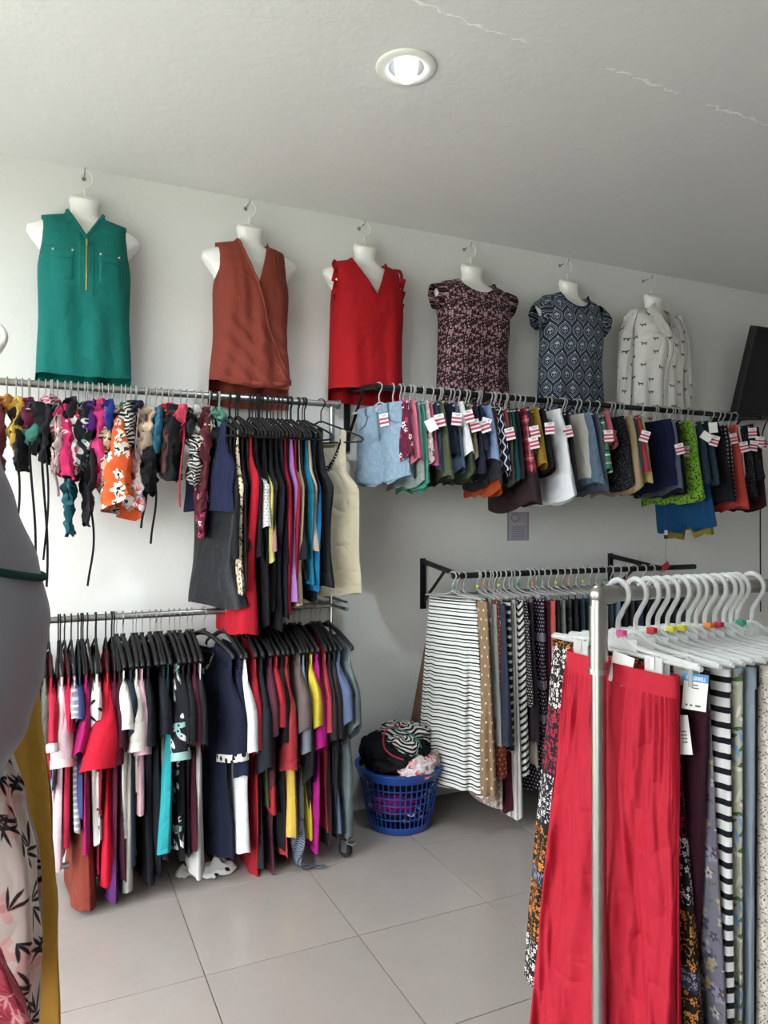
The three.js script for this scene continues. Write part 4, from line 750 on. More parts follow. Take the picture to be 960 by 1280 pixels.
// ------------------------------------------------------------------ wall rail: shorts
{
  const S = (xf, yh, c, desc, o) => shorts('wall', xf, yh, c, desc, o);
  const tg = (y = -.2, x = .1, z = .02, ry = .9, rz = .2) => [x, y, z, ry, rz];
  S(506, 606, 'denim_light', 'light blue denim shorts with turn-ups', { yaw: .55, hw: .14, turnUp: true, button: true, d: .02, legD: .012, roll: .08, tags: [[.045, -.155, .03, .15, .05]] });
  S(511, 582, 'berry_floral', 'berry floral shorts', {});
  S(520, 588, 0xc2677a, 'pink denim shorts', { d: .016, roll: .1 });
  S(526, 612, 0x7f8a84, 'sage grey satin shorts', { rough: .6 });
  S(531, 616, 0x3f8a78, 'mint green shorts hanging low', {});
  S(537, 588, 'mixed_swim', 'rose patterned shorts', { tags: [[.12, -.2, .02, 1, .4, true]] });
  S(542, 590, 0xb4566f, 'rose pink shorts', {});
  S(549, 596, 0x2c3a50, 'navy chino shorts', { tags: [tg(-.17)] });
  S(555, 610, 0x4a5039, 'army green shorts', {});
  S(569, 578, 0x161a2b, 'midnight blue tailored shorts', { yaw: .22, tags: [[.06, -.16, .025, .5, -.15]] });
  S(574, 598, 0x46566a, 'washed blue denim shorts', {});
  S(581, 581, 0xdedcdc, 'white cotton shorts', { d: .016, roll: .14, yaw: .12, tags: [tg(-.16, .13)] });
  S(586, 605, 0x3c4434, 'dark olive shorts', {});
  S(591, 584, 0x7d7058, 'khaki shorts', { d: .015, roll: .1, tags: [tg(-.19, .1)] });
  S(598, 602, 0x1b2030, 'dark navy shorts', {});
  S(605, 572, 0x20283a, 'ink blue shorts', { tags: [tg(-.18, .1, .022, .7, -.4), tg(-.19, .13, .03, .9, .3)] });
  S(616, 585, 0x7f94b8, 'sky blue chambray shorts', { yaw: .15, d: .015, roll: .1 });
  S(619, 612, 0x2b2a33, 'charcoal frayed shorts', {});
  S(631, 600, 'wave_stripe', 'navy and white wavy stripe shorts', { yaw: .22, d: .016 });
  S(622, 622, 0xb24a22, 'burnt orange shorts hanging low', { hw: .15 });
  S(637, 560, 0x8d4040, 'faded red shorts', { tags: [tg(-.2)] });
  S(641, 612, 0x3b4036, 'grey green shorts', {});
  S(645, 607, 0x14434a, 'dark teal shorts', { d: .014 });
  S(650, 605, 0x18181c, 'black denim shorts', {});
  S(661, 600, 'red_plaid', 'red plaid shorts', { yaw: .2, d: .015, roll: .1 });
  S(663, 640, 0x2b1a1e, 'dark brown shorts hanging low', { hw: .17, yaw: .15, legD: .02 });
  S(667, 575, 0x6a6650, 'faded khaki shorts', { tags: [tg(-.19, .1), tg(-.24, .12, .03)] });
  S(674, 595, 0x8a6c1e, 'mustard shorts', { d: .014, roll: .14 });
  S(683, 600, 0x15171c, 'black twill shorts', { tags: [tg(-.19, .11, .03, .6, 0)] });
  S(703, 634, 0xe6e6ea, 'white tailored long shorts', { yaw: .3, d: .018, legD: .016, roll: .14, hw: .17 });
  S(708, 605, 0x47272e, 'maroon shorts', { tags: [tg(-.18, .12)] });
  S(714, 612, 0x23242a, 'dark grey shorts', {});
  S(734, 607, 0xcfcdc4, 'off-white denim shorts', { yaw: .38, d: .018, hw: .14, tags: [[.02, -.185, .03, .3, .05], [-.06, -.18, .02, .5, .5]] });
  S(741, 615, 'denim_mid', 'mid blue denim shorts with elastic waist', { yaw: .2 });
  S(752, 622, 0x4c5664, 'steel blue long shorts', { yaw: .2, legD: .016 });
  S(756, 598, 'green_stripe_tribal', 'green shorts with striped border', { yaw: .1, tags: [tg(-.2, .1, .025, .6, 0)] });
  S(762, 570, 0xa6545c, 'dusty rose shorts', { roll: .2, d: .014 });
  S(783, 616, 'speckle', 'black shorts with white flecks', { yaw: .34, d: .016, tags: [[.0, -.13, .025, .4, 0], [-.07, -.15, .02, .4, .1], [.09, -.17, .03, .5, -.4]] });
  S(793, 620, 0xa48d70, 'sand beige shorts', { d: .013 });
  S(797, 596, 0x2b5a58, 'green teal shorts', {});
  S(801, 600, 0x9c2c3e, 'dark cherry shorts', { tags: [tg(-.2, .13, .025, .7, -.4)] });
  S(806, 612, 0xb0a35c, 'straw yellow shorts', {});
  S(842, 617, 0x11183a, 'large navy bermuda shorts', { yaw: .55, hw: .17, d: .018, tags: [[-.0, -.14, .03, .3, -.1]], roll: .1 });
  S(846, 620, 0x4d5664, 'grey blue shorts', { tags: [tg(-.24, .1)] });
  S(852, 622, 0x15161b, 'black sport shorts', {});
  S(868, 632, 'lime_leopard', 'lime green leopard print shorts', { yaw: .3, d: .015, tags: [[.05, -.14, .028, .4, -.3], [.11, -.24, .03, .6, -.1]] });
  S(872, 610, 0x9c9894, 'light grey shorts', {});
  S(880, 612, 'denim_dark', 'dark wash denim shorts', { yaw: .2, d: .015, tags: [[.03, -.17, .03, .3, .9, true]] });
  S(888, 615, 0x1c3440, 'petrol blue shorts', { tags: [[.1, -.13, .025, .7, 0, true], [.13, -.2, .03, .6, -.4]] });
  S(900, 637, 0x0f1016, 'long black shorts', { yaw: .22 });
  S(914, 628, 'gingham', 'black and white checked shorts', { yaw: .2, d: .014, tags: [tg(-.16, .06)] });
  S(924, 642, 0xc2463f, 'coral red shorts', { yaw: .1, d: .018, legD: .02 });
  S(928, 600, 0xd8d4d0, 'white slip shorts', { tags: [tg(-.2, .12)] });
  S(938, 630, 'speckle', 'black floral shorts', { yaw: .15, d: .014, tags: [[.06, -.13, .028, .4, 0], [.1, -.2, .03, .5, -.2]] });
  S(944, 610, 0x16161c, 'soft black shorts', { tags: [[.1, -.19, .03, .5, -.2]] });
  S(952, 640, 0x34161f, 'burgundy shorts at the end of the rail', { yaw: .1, tags: [[.12, -.18, .03, .4, -.4]] });
  // a blue swimsuit bottom and a mustard one hang below the others
  S(872, 667, 0x0a3f68, 'cobalt blue swim shorts hanging below the coral ones', { yaw: .45, hw: .14, top: .16, d: .01, legD: .004 });
  S(876, 674, 0x7c7024, 'olive yellow swim shorts hanging lowest', { yaw: .4, hw: .12, top: .2, d: .008, legD: .002 });
}
// ------------------------------------------------------------------ low wall rail: skirts and trousers
{
  const S = (xf, yh, c, desc, o) => skirt('skirt', xf, yh, c, desc, o);
  S(602, 955, 0x6e5846, 'brown skirt behind the striped one', { yaw: .4, hw: .14, hemW: .2, skew: -.1, d: .01, dHem: .016, fold: .005 });
  S(599, 990, 'skirt_stripe', 'white skirt with thin black double stripes', { yaw: .4, hw: .142, hemW: .195, d: .016, dHem: .05, fold: .011, k1: 9, k2: 15, cols: 110, size: 'green' });
  S(611, 992, 'taupe_dot', 'taupe skirt with cream dots', { d: .014, dHem: .045, yaw: .1, hw: .18, hemW: .22, tags: [[.1, -.2, .02, .9, .6, true]] });
  S(626, 968, 'rust_dot', 'rust skirt with tiny dots', { d: .016, dHem: .042, yaw: .1, size: 'yellow' });
  S(622, 1006, 'pastel_floral', 'pastel floral skirt showing below the rust one', { d: .012, dHem: .03, hw: .15 });
  trousers('skirt', 622, 930, 0x9d9c98, 'pale grey trousers', { hw: .17 });
  trousers('skirt', 633, 930, 0x30384a, 'slate navy trousers', { hw: .19, d: .018, tags: [[.12, -.17, .02, .7, 0, true], [.15, -.2, .03, .9, .4, true]], size: 'orange' });
  S(640, 940, 'black_white_band', 'black skirt with cream bands', { d: .014, dHem: .024, hw: .185, hemW: .19, tags: [[.1, -.19, .02, .6, .1, true]] });
  S(636, 1012, 0x4a1526, 'burgundy long skirt', { hw: .14, dHem: .03 });
  S(656, 968, 'chevron', 'black and white chevron skirt', { d: .017, dHem: .038, yaw: .1, hw: .185, hemW: .205, size: 'yellow' });
  S(646, 1020, 'grey_stripe', 'grey vertical striped long skirt', { d: .014, dHem: .036, hw: .17 });
  S(661, 880, 'black_dot', 'black skirt with small dots', { hw: .19, d: .012, dHem: .02 });
  trousers('skirt', 668, 925, 0x231820, 'plum black trousers', { hw: .19, tags: [[.15, -.22, .02, .6, -.2, true]] });
  S(667, 955, 0x9a8f86, 'beige skirt behind the plum trousers', { hw: .17 });
  S(682, 990, 'plum_dot', 'black dotted tiered skirt with grey bands', { d: .018, dHem: .034, yaw: .12, hw: .19, hemW: .2, bands: [.26, .47, .62], size: 'green' });
  trousers('skirt', 688, 990, 0x541a2e, 'wine red trousers', { hw: .17 });
  trousers('skirt', 695, 960, 0xc25a50, 'coral trousers', { hw: .18, d: .018, size: 'orange' });
  trousers('skirt', 701, 960, 0x1a181c, 'black trousers beside the coral pair', { hw: .18 });
  trousers('skirt', 708, 960, 0x6d706c, 'grey trousers', { hw: .18 });
  const more = [[716, 'camo', 'camouflage trousers'], [724, 0x1d1d22, 'dark charcoal trousers', 'yellow'], [733, 'denim_dark', 'dark denim jeans'], [741, 0x2a4a4a, 'deep teal trousers', 'orange'], [750, 0x231f26, 'aubergine trousers'], [759, 0x20262e, 'blue black jeans', 'yellow'], [768, 0x2b2c30, 'iron grey trousers'], [777, 'denim_mid', 'mid blue jeans'], [786, 0x17171b, 'black pleated trousers', 'green'], [795, 0x30302c, 'dark olive trousers'], [805, 'denim_dark', 'indigo jeans'], [815, 0x141418, 'black jeans', 'red'], [826, 0x23252c, 'gunmetal trousers'], [837, 0x2a2320, 'espresso trousers'], [848, 0x1b1d26, 'midnight trousers'], [858, 0x252528, 'black wool trousers at the rail end']];
  for (const [x, c, d, size] of more) trousers('skirt', x, 985, c, d, { hw: .175, d: .013, size });
}
// ------------------------------------------------------------------ steel rack in front: long trousers
{
  const u0 = uAt(748, FRV), T = (du, c, desc, o) => trousers('front', 0, 0, c, desc, { hang: 'big', fine: true, L: 1.0, uAbs: u0 + du, ...o });
  T(.043, 0xa80f28, 'bright red wide-leg trousers', { hw: .142, hemW: .19, d: .014, dHem: .026, fold: .011, gather: .003, crease: .009, rough: .75, bump: .006, size: 'pink', skew: -.065, tags: [[.02, -.125, .012, .2, -.2, true]] });
  T(.083, 'ornate_band', 'black trousers with orange, white and magenta flower bands', { hw: .165, hemW: .235, L: .84, d: .011, dHem: .016, fold: .005, offX: -.07, skew: -.015 });
  const bur = T(.112, 0x3a1426, 'plain burgundy trousers with white store tag', { hw: .14, hemW: .1, L: .85, size: 'red', d: .011, dHem: .014, fold: .004 });
  T(.134, 'meadow', 'grey blue meadow floral trousers', { hw: .12, hemW: .16, L: 1.05, d: .009, dHem: .014, fold: .004 });
  T(.158, 'navy_white_stripe', 'white trousers with navy stripes', { hw: .142, hemW: .14, L: 1.05, d: .011, dHem: .015, fold: .004, size: 'yellow' });
  T(.184, 'green_tropic', 'green and blue leaf print trousers', { hw: .145, hemW: .13, L: 1.0, d: .01, dHem: .014, fold: .004, size: 'yellow' });
  T(.208, 0x8d9aa6, 'faded blue trousers', { hw: .15, hemW: .13, L: 1.0, d: .01, fold: .004 });
  T(.25, 'ivory_sprig', 'ivory trousers with brown sprig print', { hw: .155, hemW: .14, L: 1.05, d: .016, dHem: .03, fold: .008, size: 'orange' });
  T(.3, 0x9b82a0, 'lilac trousers', { hw: .15, hemW: .25, L: 1.05, d: .014, dHem: .03 });
  T(.228, 0x39404c, 'dark slate trousers', { hw: .14, hemW: .12, L: .95, d: .006, dHem: .008, fold: .002 });
  T(.276, 0xa79a88, 'oatmeal trousers', { hw: .14, hemW: .12, L: .95, d: .007, dHem: .009, fold: .002, size: 'red' });
  T(.318, 0x22252c, 'ink black trousers', { hw: .14, hemW: .12, L: .95, d: .006, dHem: .008, fold: .002 });
  T(.335, 'pastel_floral', 'cream flower print trousers', { hw: .16, L: 1.05, d: .014, size: 'green' });
  T(.375, 0x5b5560, 'mauve grey trousers', { hw: .16, L: 1.0, d: .014 });
  // the store tags: a white one with a blue head on the burgundy pair, a size tag beside the red pair
  const tagA = canvasTexture(256, 1, (x, n) => { fillBg(x, n, '#eceae6'); x.fillStyle = '#4b8ec9'; x.fillRect(0, 0, n, n * .22); x.fillStyle = '#eef3f8'; x.font = 'bold ' + n * .15 + 'px sans-serif'; x.textAlign = 'center'; x.fillText('GOODWILL', n * .5, n * .18); x.fillStyle = '#55555a'; x.fillRect(n * .4, n * .3, n * .2, n * .03); x.fillRect(n * .36, n * .38, n * .28, n * .03); x.fillRect(n * .15, n * .85, n * .09, n * .05); x.fillRect(n * .33, n * .85, n * .1, n * .05); x.fillRect(n * .55, n * .85, n * .22, n * .05); });
  const ta = mesh('store_tag', new THREE.BoxGeometry(.036, .058, .001), new THREE.MeshStandardMaterial({ map: tagA, roughness: .6 }), bur); ta.position.set(.128, -.145, .03); ta.rotation.set(0, .75, -.08);
  const tagB = canvasTexture(128, 1, (x, n) => { fillBg(x, n, '#eceae6'); x.fillStyle = '#1c1c1e'; x.font = 'bold ' + n * .34 + 'px sans-serif'; x.fillText('S', n * .05, n * .28); x.fillText('S', n * .05, n * .97); x.fillStyle = '#a0a0a2'; x.fillRect(n * .1, n * .45, n * .3, n * .25); x.fillStyle = '#6a6a6e'; for (let k = 0; k < 4; k++) x.fillRect(n * .55, n * (.4 + k * .09), n * .28, n * .03); });
  const tb = mesh('size_tag', new THREE.BoxGeometry(.03, .062, .001), new THREE.MeshStandardMaterial({ map: tagB, roughness: .6 }), bur); tb.position.set(.112, -.215, .045); tb.rotation.set(0, .6, .12);
}

// ------------------------------------------------------------------ swimwear on the left half of the upper rail
const SWIM = {
  cup: [[0, .25], [.25, .6], [.6, 1], [.85, .9], [1, .35]],
  strip: [[0, .7], [.3, 1], [.7, .75], [1, .6]],
  flare: [[0, .16], [.3, .5], [.7, .9], [1, 1]],
  twist: [[0, .5], [.2, 1], [.42, .5], [.6, .95], [.85, .6], [1, .25]],
  brief: [[0, .9], [.35, 1], [.65, .5], [1, .2]],
};
function swim(xf, yTop, yBot, halfZ, c, desc, o = {}) {
  const seed = gseed++ * .731, R = RACKS.up, hx = o.hx ?? .085, yaw = o.yaw ?? (wobble() - .5) * .5, vf = R.v - hx * .8, u = uAt(xf, vf), pos = P(u, R.y, R.v);
  const q = at(xf, yTop, vf), top = Math.max(.045, R.y - q.y), L = R.y - at(xf, yBot, vf).y, prof = SWIM[o.shape ?? 'strip'];
  const root = thing(o.name ?? 'bikini', desc + ' ' + R.words, 'swimwear', pos, ACROSS + yaw, 'swimwear on the upper rail of the chrome rack');
  const f = foldFn(seed, o.fold ?? .006, 3, 5), m = cloth(c, o.rough ?? .7, .004);
  mesh('cloth_piece', rings(26, 30, (a, t) => {
    const y = lerp(top, L, t), w = keys(prof, t), k = f(a, t) * sm(0, .2, t), tw = (o.twist ?? .5) * (t - .3);
    const cr = .011 * noise(a * 2.2 + seed, y * 38, seed) + .005 * noise(a * 5, y * 80, seed + 3), x = hx * Math.sqrt(w) * spow(Math.cos(a), .8) + k + cr, z = halfZ * w * spow(Math.sin(a), .8) + k * .8 + cr * 1.2 + (o.lean ?? 0) * t;
    return [x * Math.cos(tw) - z * Math.sin(tw) * .6, -y + (o.tip ?? 0) * Math.cos(a) * t + .012 * t * Math.sin(2 * a + seed), z * Math.cos(tw) + x * Math.sin(tw) * .5];
  }), m, root);
  if (o.shape !== 'flare') mesh('folded_flap', sheet(8, 12, (s, t) => { const w = Math.sin(Math.PI * (.12 + t * .8)) * (.03 + .02 * noise(seed, 3)), y = lerp(top + .012, top + (L - top) * (.55 + .3 * noise(seed, 9)), t); return [hx * .75 + .016 * Math.sin(t * 6 + seed) + (s - .5) * w * .7, -y, halfZ * .4 + (s - .5) * w * 1.3 + .008 * Math.sin(t * 9 + s * 4 + seed)]; }), m, root);
  for (const k of [1, -1]) mesh('strap', pipe([V3(k * .07, -.08, 0), V3(k * .06 + .01, -.085 - .012, .012), V3(hx * .5 * k, -top - .015, halfZ * .5)], .0026, 12, 5), m, root);
  if (o.band) mesh('band', rings(3, 24, (a, t) => [(hx * Math.sqrt(prof[0][1]) + .006) * spow(Math.cos(a), .8), -top + .004 - t * .03, (halfZ * prof[0][1] + .006) * spow(Math.sin(a), .8)]), cloth(o.band), root);
  for (const [dx, dz, yEnd, col] of o.strings ?? []) {
    const y1 = R.y - at(xf, yEnd, vf).y, n = 6, pts = [], y0 = Math.max(top, L - .06);
    for (let i = 0; i <= n; i++) { const t = i / n; pts.push(V3(dx + .012 * Math.sin(t * 5 + seed), -lerp(y0, y1, t), dz + .01 * Math.sin(t * 4 + seed * 2))); }
    mesh('tie_string', pipe(pts, .0042, 30, 6).scale(1, 1, 1), cloth(col ?? c), root);
  }
  hanger('mini', pos, ACROSS + yaw * .4, desc);
  return root;
}
{
  const S = swim;
  S(-6, 500, 590, .03, 0x8a3d52, 'rose swimsuit at the rail start');
  S(8, 490, 512, .024, 0xd08a3e, 'apricot padded bikini cup', { shape: 'cup', hx: .05 });
  S(19, 494, 562, .03, 0xc9a444, 'mustard yellow bikini top', { shape: 'twist', strings: [[.03, 0, 592]] });
  S(27, 505, 585, .016, 0x15161b, 'narrow black bikini', { strings: [[.05, .01, 690]] });
  S(35, 494, 540, .034, 'berry_floral', 'paisley print bandeau', { shape: 'cup' });
  S(37, 512, 552, .045, 0x3f7f74, 'sea green padded bikini cup', { shape: 'cup', hx: .08, lean: -.02 });
  S(48, 502, 566, .05, 0x14151a, 'black halter bikini with long ties', { shape: 'brief', strings: [[.06, .02, 715], [.03, -.02, 735]] });
  S(57, 505, 575, .035, 0x17181e, 'black swimsuit with tie ends', { shape: 'brief', strings: [[.06, 0, 700]] });
  S(63, 508, 528, .02, 0x2f7f7c, 'small teal bikini cup', { shape: 'cup', hx: .05 });
  S(66, 486, 512, .022, 'red_swirl', 'red and white striped bandeau', { shape: 'strip' });
  S(72, 510, 592, .026, 'mixed_swim', 'marbled print swimsuit', { shape: 'strip', strings: [[.05, .01, 620]] });
  S(82, 505, 598, .034, 0xd02a68, 'hot pink bikini', { shape: 'strip', lean: -.02 });
  S(88, 598, 668, .014, 0x2f6d7c, 'teal strappy bikini hanging low', { shape: 'strip', hx: .05 });
  S(90, 494, 560, .02, 0x15151a, 'plain black bikini brief', { strings: [[.04, .01, 625]] });
  S(99, 508, 590, .026, 'pink_tropic', 'white bikini with red flowers', { shape: 'twist' });
  S(107, 500, 585, .026, 'mono_print', 'black and white graphic swimsuit', { shape: 'strip' });
  S(110, 560, 655, .018, 0x16151a, 'long black swim skirt piece', { strings: [[.05, 0, 733]] });
  S(117, 497, 540, .022, 0x5b2280, 'violet bikini top', { shape: 'cup' });
  S(125, 495, 606, .03, 0xc93474, 'fuchsia pink swimsuit', { shape: 'twist' });
  S(129, 530, 614, .022, 'leopard', 'leopard print bikini', { shape: 'twist' });
  S(137, 498, 555, .018, 0x27409a, 'royal blue bikini', { shape: 'strip' });
  S(142, 505, 520, .018, 0xe4e2e0, 'white bikini top', { shape: 'strip', hx: .05 });
  S(155, 506, 640, .062, 'orange_floral', 'orange floral beach dress', { shape: 'flare', hx: .13, name: 'beach_dress', fold: .012, twist: .2, tip: .03 });
  S(158, 502, 520, .024, 0x2a8a58, 'emerald bikini cup', { shape: 'cup', hx: .05 });
  S(166, 500, 560, .02, 'zebra', 'zebra print bikini', { shape: 'strip' });
  S(173, 494, 512, .022, 0x1c2238, 'ink navy bandeau', { shape: 'strip' });
  S(171, 560, 636, .03, 'pink_tropic', 'pale floral beach wrap hanging low', { shape: 'flare', hx: .08 });
  S(184, 506, 548, .03, 0xd8bfa6, 'shell pink gathered bikini', { shape: 'twist', hx: .08 });
  S(186, 540, 580, .028, 0xb09a8a, 'taupe bikini brief', { shape: 'brief', hx: .08 });
  S(190, 555, 618, .026, 0x17161b, 'black wrap bikini with long ribbons', { shape: 'strip', strings: [[.05, .02, 660], [.03, -.015, 680]] });
  S(198, 508, 570, .026, 0x2f6c86, 'petrol blue swimsuit', { shape: 'strip' });
  S(205, 510, 590, .018, 0x5e3d3a, 'brown patterned bikini', { shape: 'strip' });
  S(213, 493, 512, .03, 0xc4232e, 'scarlet bandeau', { shape: 'strip', hx: .07 });
  S(219, 505, 598, .036, 0x141317, 'black one-piece swimsuit', { shape: 'strip', name: 'swimsuit' });
  S(229, 505, 548, .022, 0xd2485e, 'coral pink bikini with a long tie', { shape: 'brief', strings: [[.06, 0, 634]] });
  S(237, 508, 550, .02, 0x1b1a1f, 'matt black bikini top', { shape: 'cup' });
  S(246, 499, 560, .026, 0xcfcdca, 'silver white bikini', { shape: 'twist', hx: .06 });
  S(248, 540, 606, .03, 'zebra', 'monochrome swirl swimsuit', { shape: 'twist' });
  S(257, 508, 640, .024, 0x5a1f28, 'maroon swimsuit with print', { shape: 'strip' });
  S(254, 600, 670, .02, 'berry_floral', 'wine patterned sash hanging low', { shape: 'strip', hx: .05 });
  S(266, 520, 565, .034, 'leopard', 'beige leopard bikini top', { shape: 'cup', lean: .03 });
  S(278, 502, 532, .028, 0x5b9480, 'mint green bikini cup', { shape: 'cup', lean: -.01 });
  S(279, 530, 590, .026, 0x16161c, 'black bikini with white beads', { shape: 'twist' });
}

// ------------------------------------------------------------------ left edge: a near rack with a hip form and dresses
{
  const NU = -.075, NY = 1.64;
  const R = thing('near_garment_rack', 'white tube rack beside the grey hip form and yellow dress', 'clothes rack', P(NU, 0, 0));
  const wt = std(0xdcdcd8, .4);
  mesh('rail', rod(V3(0, NY, -.2), V3(0, NY, -1.22), .0125, 24), wt, R);
  for (const v of [.22, 1.2]) { mesh('post', rod(V3(-.14, .02, -v), V3(-.14, NY - .05, -v), .0125, 20), wt, R); mesh('post_bend', pipe([V3(-.14, NY - .06, -v), V3(-.13, NY - .02, -v), V3(-.1, NY, -v), V3(0, NY, -v)], .0125, 20, 12), wt, R); mesh('foot_bar', rod(V3(-.4, .02, -v), V3(.0, .02, -v), .0125, 16), wt, R); }
  // dark grey plastic hip form with a green bikini string
  const F = thing('hip_form', 'smoky grey plastic hip form with a thin green bikini string', 'mannequin', P(-.172, 0, .9));
  const HW = [[1.035, .02], [1.05, .075], [1.09, .118], [1.13, .14], [1.17, .162], [1.23, .178], [1.29, .184], [1.35, .172], [1.41, .15], [1.47, .132], [1.51, .124], [1.53, .118], [1.54, .1]];
  const HD = [[1.035, .03], [1.06, .07], [1.15, .1], [1.27, .108], [1.38, .092], [1.5, .082], [1.54, .07]];
  const formPoint = (a, y, off = 0) => { const w = keys(HW, y) + off, d = keys(HD, y) + off, s = Math.sin(a); return [w * spow(Math.cos(a), .9), y, d * spow(s, .9)]; };
  mesh('form_shell', rings(60, 64, (a, t) => formPoint(a, lerp(1.54, 1.035, t))), new THREE.MeshPhysicalMaterial({ color: 0x83848e, roughness: .42, clearcoat: .2, clearcoatRoughness: .4, side: THREE.DoubleSide }), F);
  mesh('bikini_string', pipe(Array.from({ length: 40 }, (_, i) => { const a = i / 40 * Math.PI * 2, p = formPoint(a, 1.345 + .045 * (1 - Math.abs(Math.cos(a))) - .012, .002); return V3(p[0], p[1], p[2]); }), .0042, 160, 8, true), cloth(0x14534a), F);
  mesh('hanging_hook', pipe([V3(0, 1.53, 0), V3(.0, 1.56, 0), V3(.06, 1.6, 0), V3(.076, 1.615, 0), V3(.078, 1.64, 0), V3(.092, 1.66, 0), V3(.112, 1.655, 0), V3(.118, 1.64, 0)], .004, 50, 8), M.whitePlastic, F);
  // a bare white hook at the end of that rail
  const H = thing('white_hanger', 'white plastic hanger hooked over the near rail end', 'hanger', P(NU, NY, 1.19));
  mesh('hook', pipe([V3(-.03, -.03, 0), V3(-.028, .005, 0), V3(-.008, .03, 0), V3(.018, .034, 0), V3(.03, .016, 0), V3(.014, -.015, 0), V3(-.014, -.045, 0), V3(-.02, -.084, 0)], .0045, 50, 10), M.whitePlastic, H);
  mesh('bar', pipe([V3(-.2, -.15, 0), V3(-.1, -.11, 0), V3(-.04, -.088, 0), V3(-.02, -.084, 0), V3(-.015, -.09, 0)], .005, 40, 10), M.whitePlastic, H);
  const dress = (v, c, desc, W, yT, yB, d, fold, k1 = 6, k2 = 10) => {
    const root = thing('dress', desc, 'dress', P(NU - .05, 0, v), 0, 'dresses on the near rack'), f = foldFn(gseed++ * .731, fold, k1, k2);
    mesh('drape', rings(60, 90, (a, t) => { const y = lerp(yT, yB, t), w = keys(W, -y), q = f(a, t) * sm(.05, .4, t) + .003 * noise(a * 5, y * 16, v * 9); return [w * spow(Math.cos(a), .8) + q, y, d * lerp(.5, 1.3, t) * spow(Math.sin(a), .8) + q * 1.4]; }), cloth(c, .85, .005), root);
    const hg = thing('white_hanger', 'white hanger carrying the ' + desc.split(' hanging')[0], 'hanger', P(NU - .05, NY, v), 0, 'hangers on the near rack');
    mesh('hook', pipe(hookPath(.0195, .06), .0035, 40, 8), M.whitePlastic, hg); mesh('bar', pipe([V3(-.09, NY > yT ? -(NY - yT) + .0 : -.09, 0), V3(0, -.058, 0), V3(.01, -.064, 0)], .004, 30, 8), M.whitePlastic, hg); hg.position.x = NU;
  };
  dress(1.12, 0xd2a84c, 'mustard yellow long dress hanging behind the hip form', [[-1.55, .05], [-1.3, .1], [-1.16, .125], [-1.0, .14], [-.8, .148], [-.65, .153], [-.3, .165]], 1.55, .22, .03, .008, 8, 13);
  dress(1.02, 'black_leaf_white', 'pale dress with black leaf print hanging under the hip form', [[-1.55, .05], [-1.3, .08], [-1.12, .094], [-1.05, .112], [-.98, .127], [-.88, .131], [-.78, .129], [-.74, .123]], 1.55, .77, .035, .007);
  dress(.8, 'rose_leaf', 'rose red leaf print top hanging lowest on the near rack', [[-1.55, .03], [-1.2, .045], [-1.02, .07], [-.97, .098], [-.92, .118], [-.86, .13], [-.75, .14], [-.5, .15]], 1.5, .42, .045, .005);
}

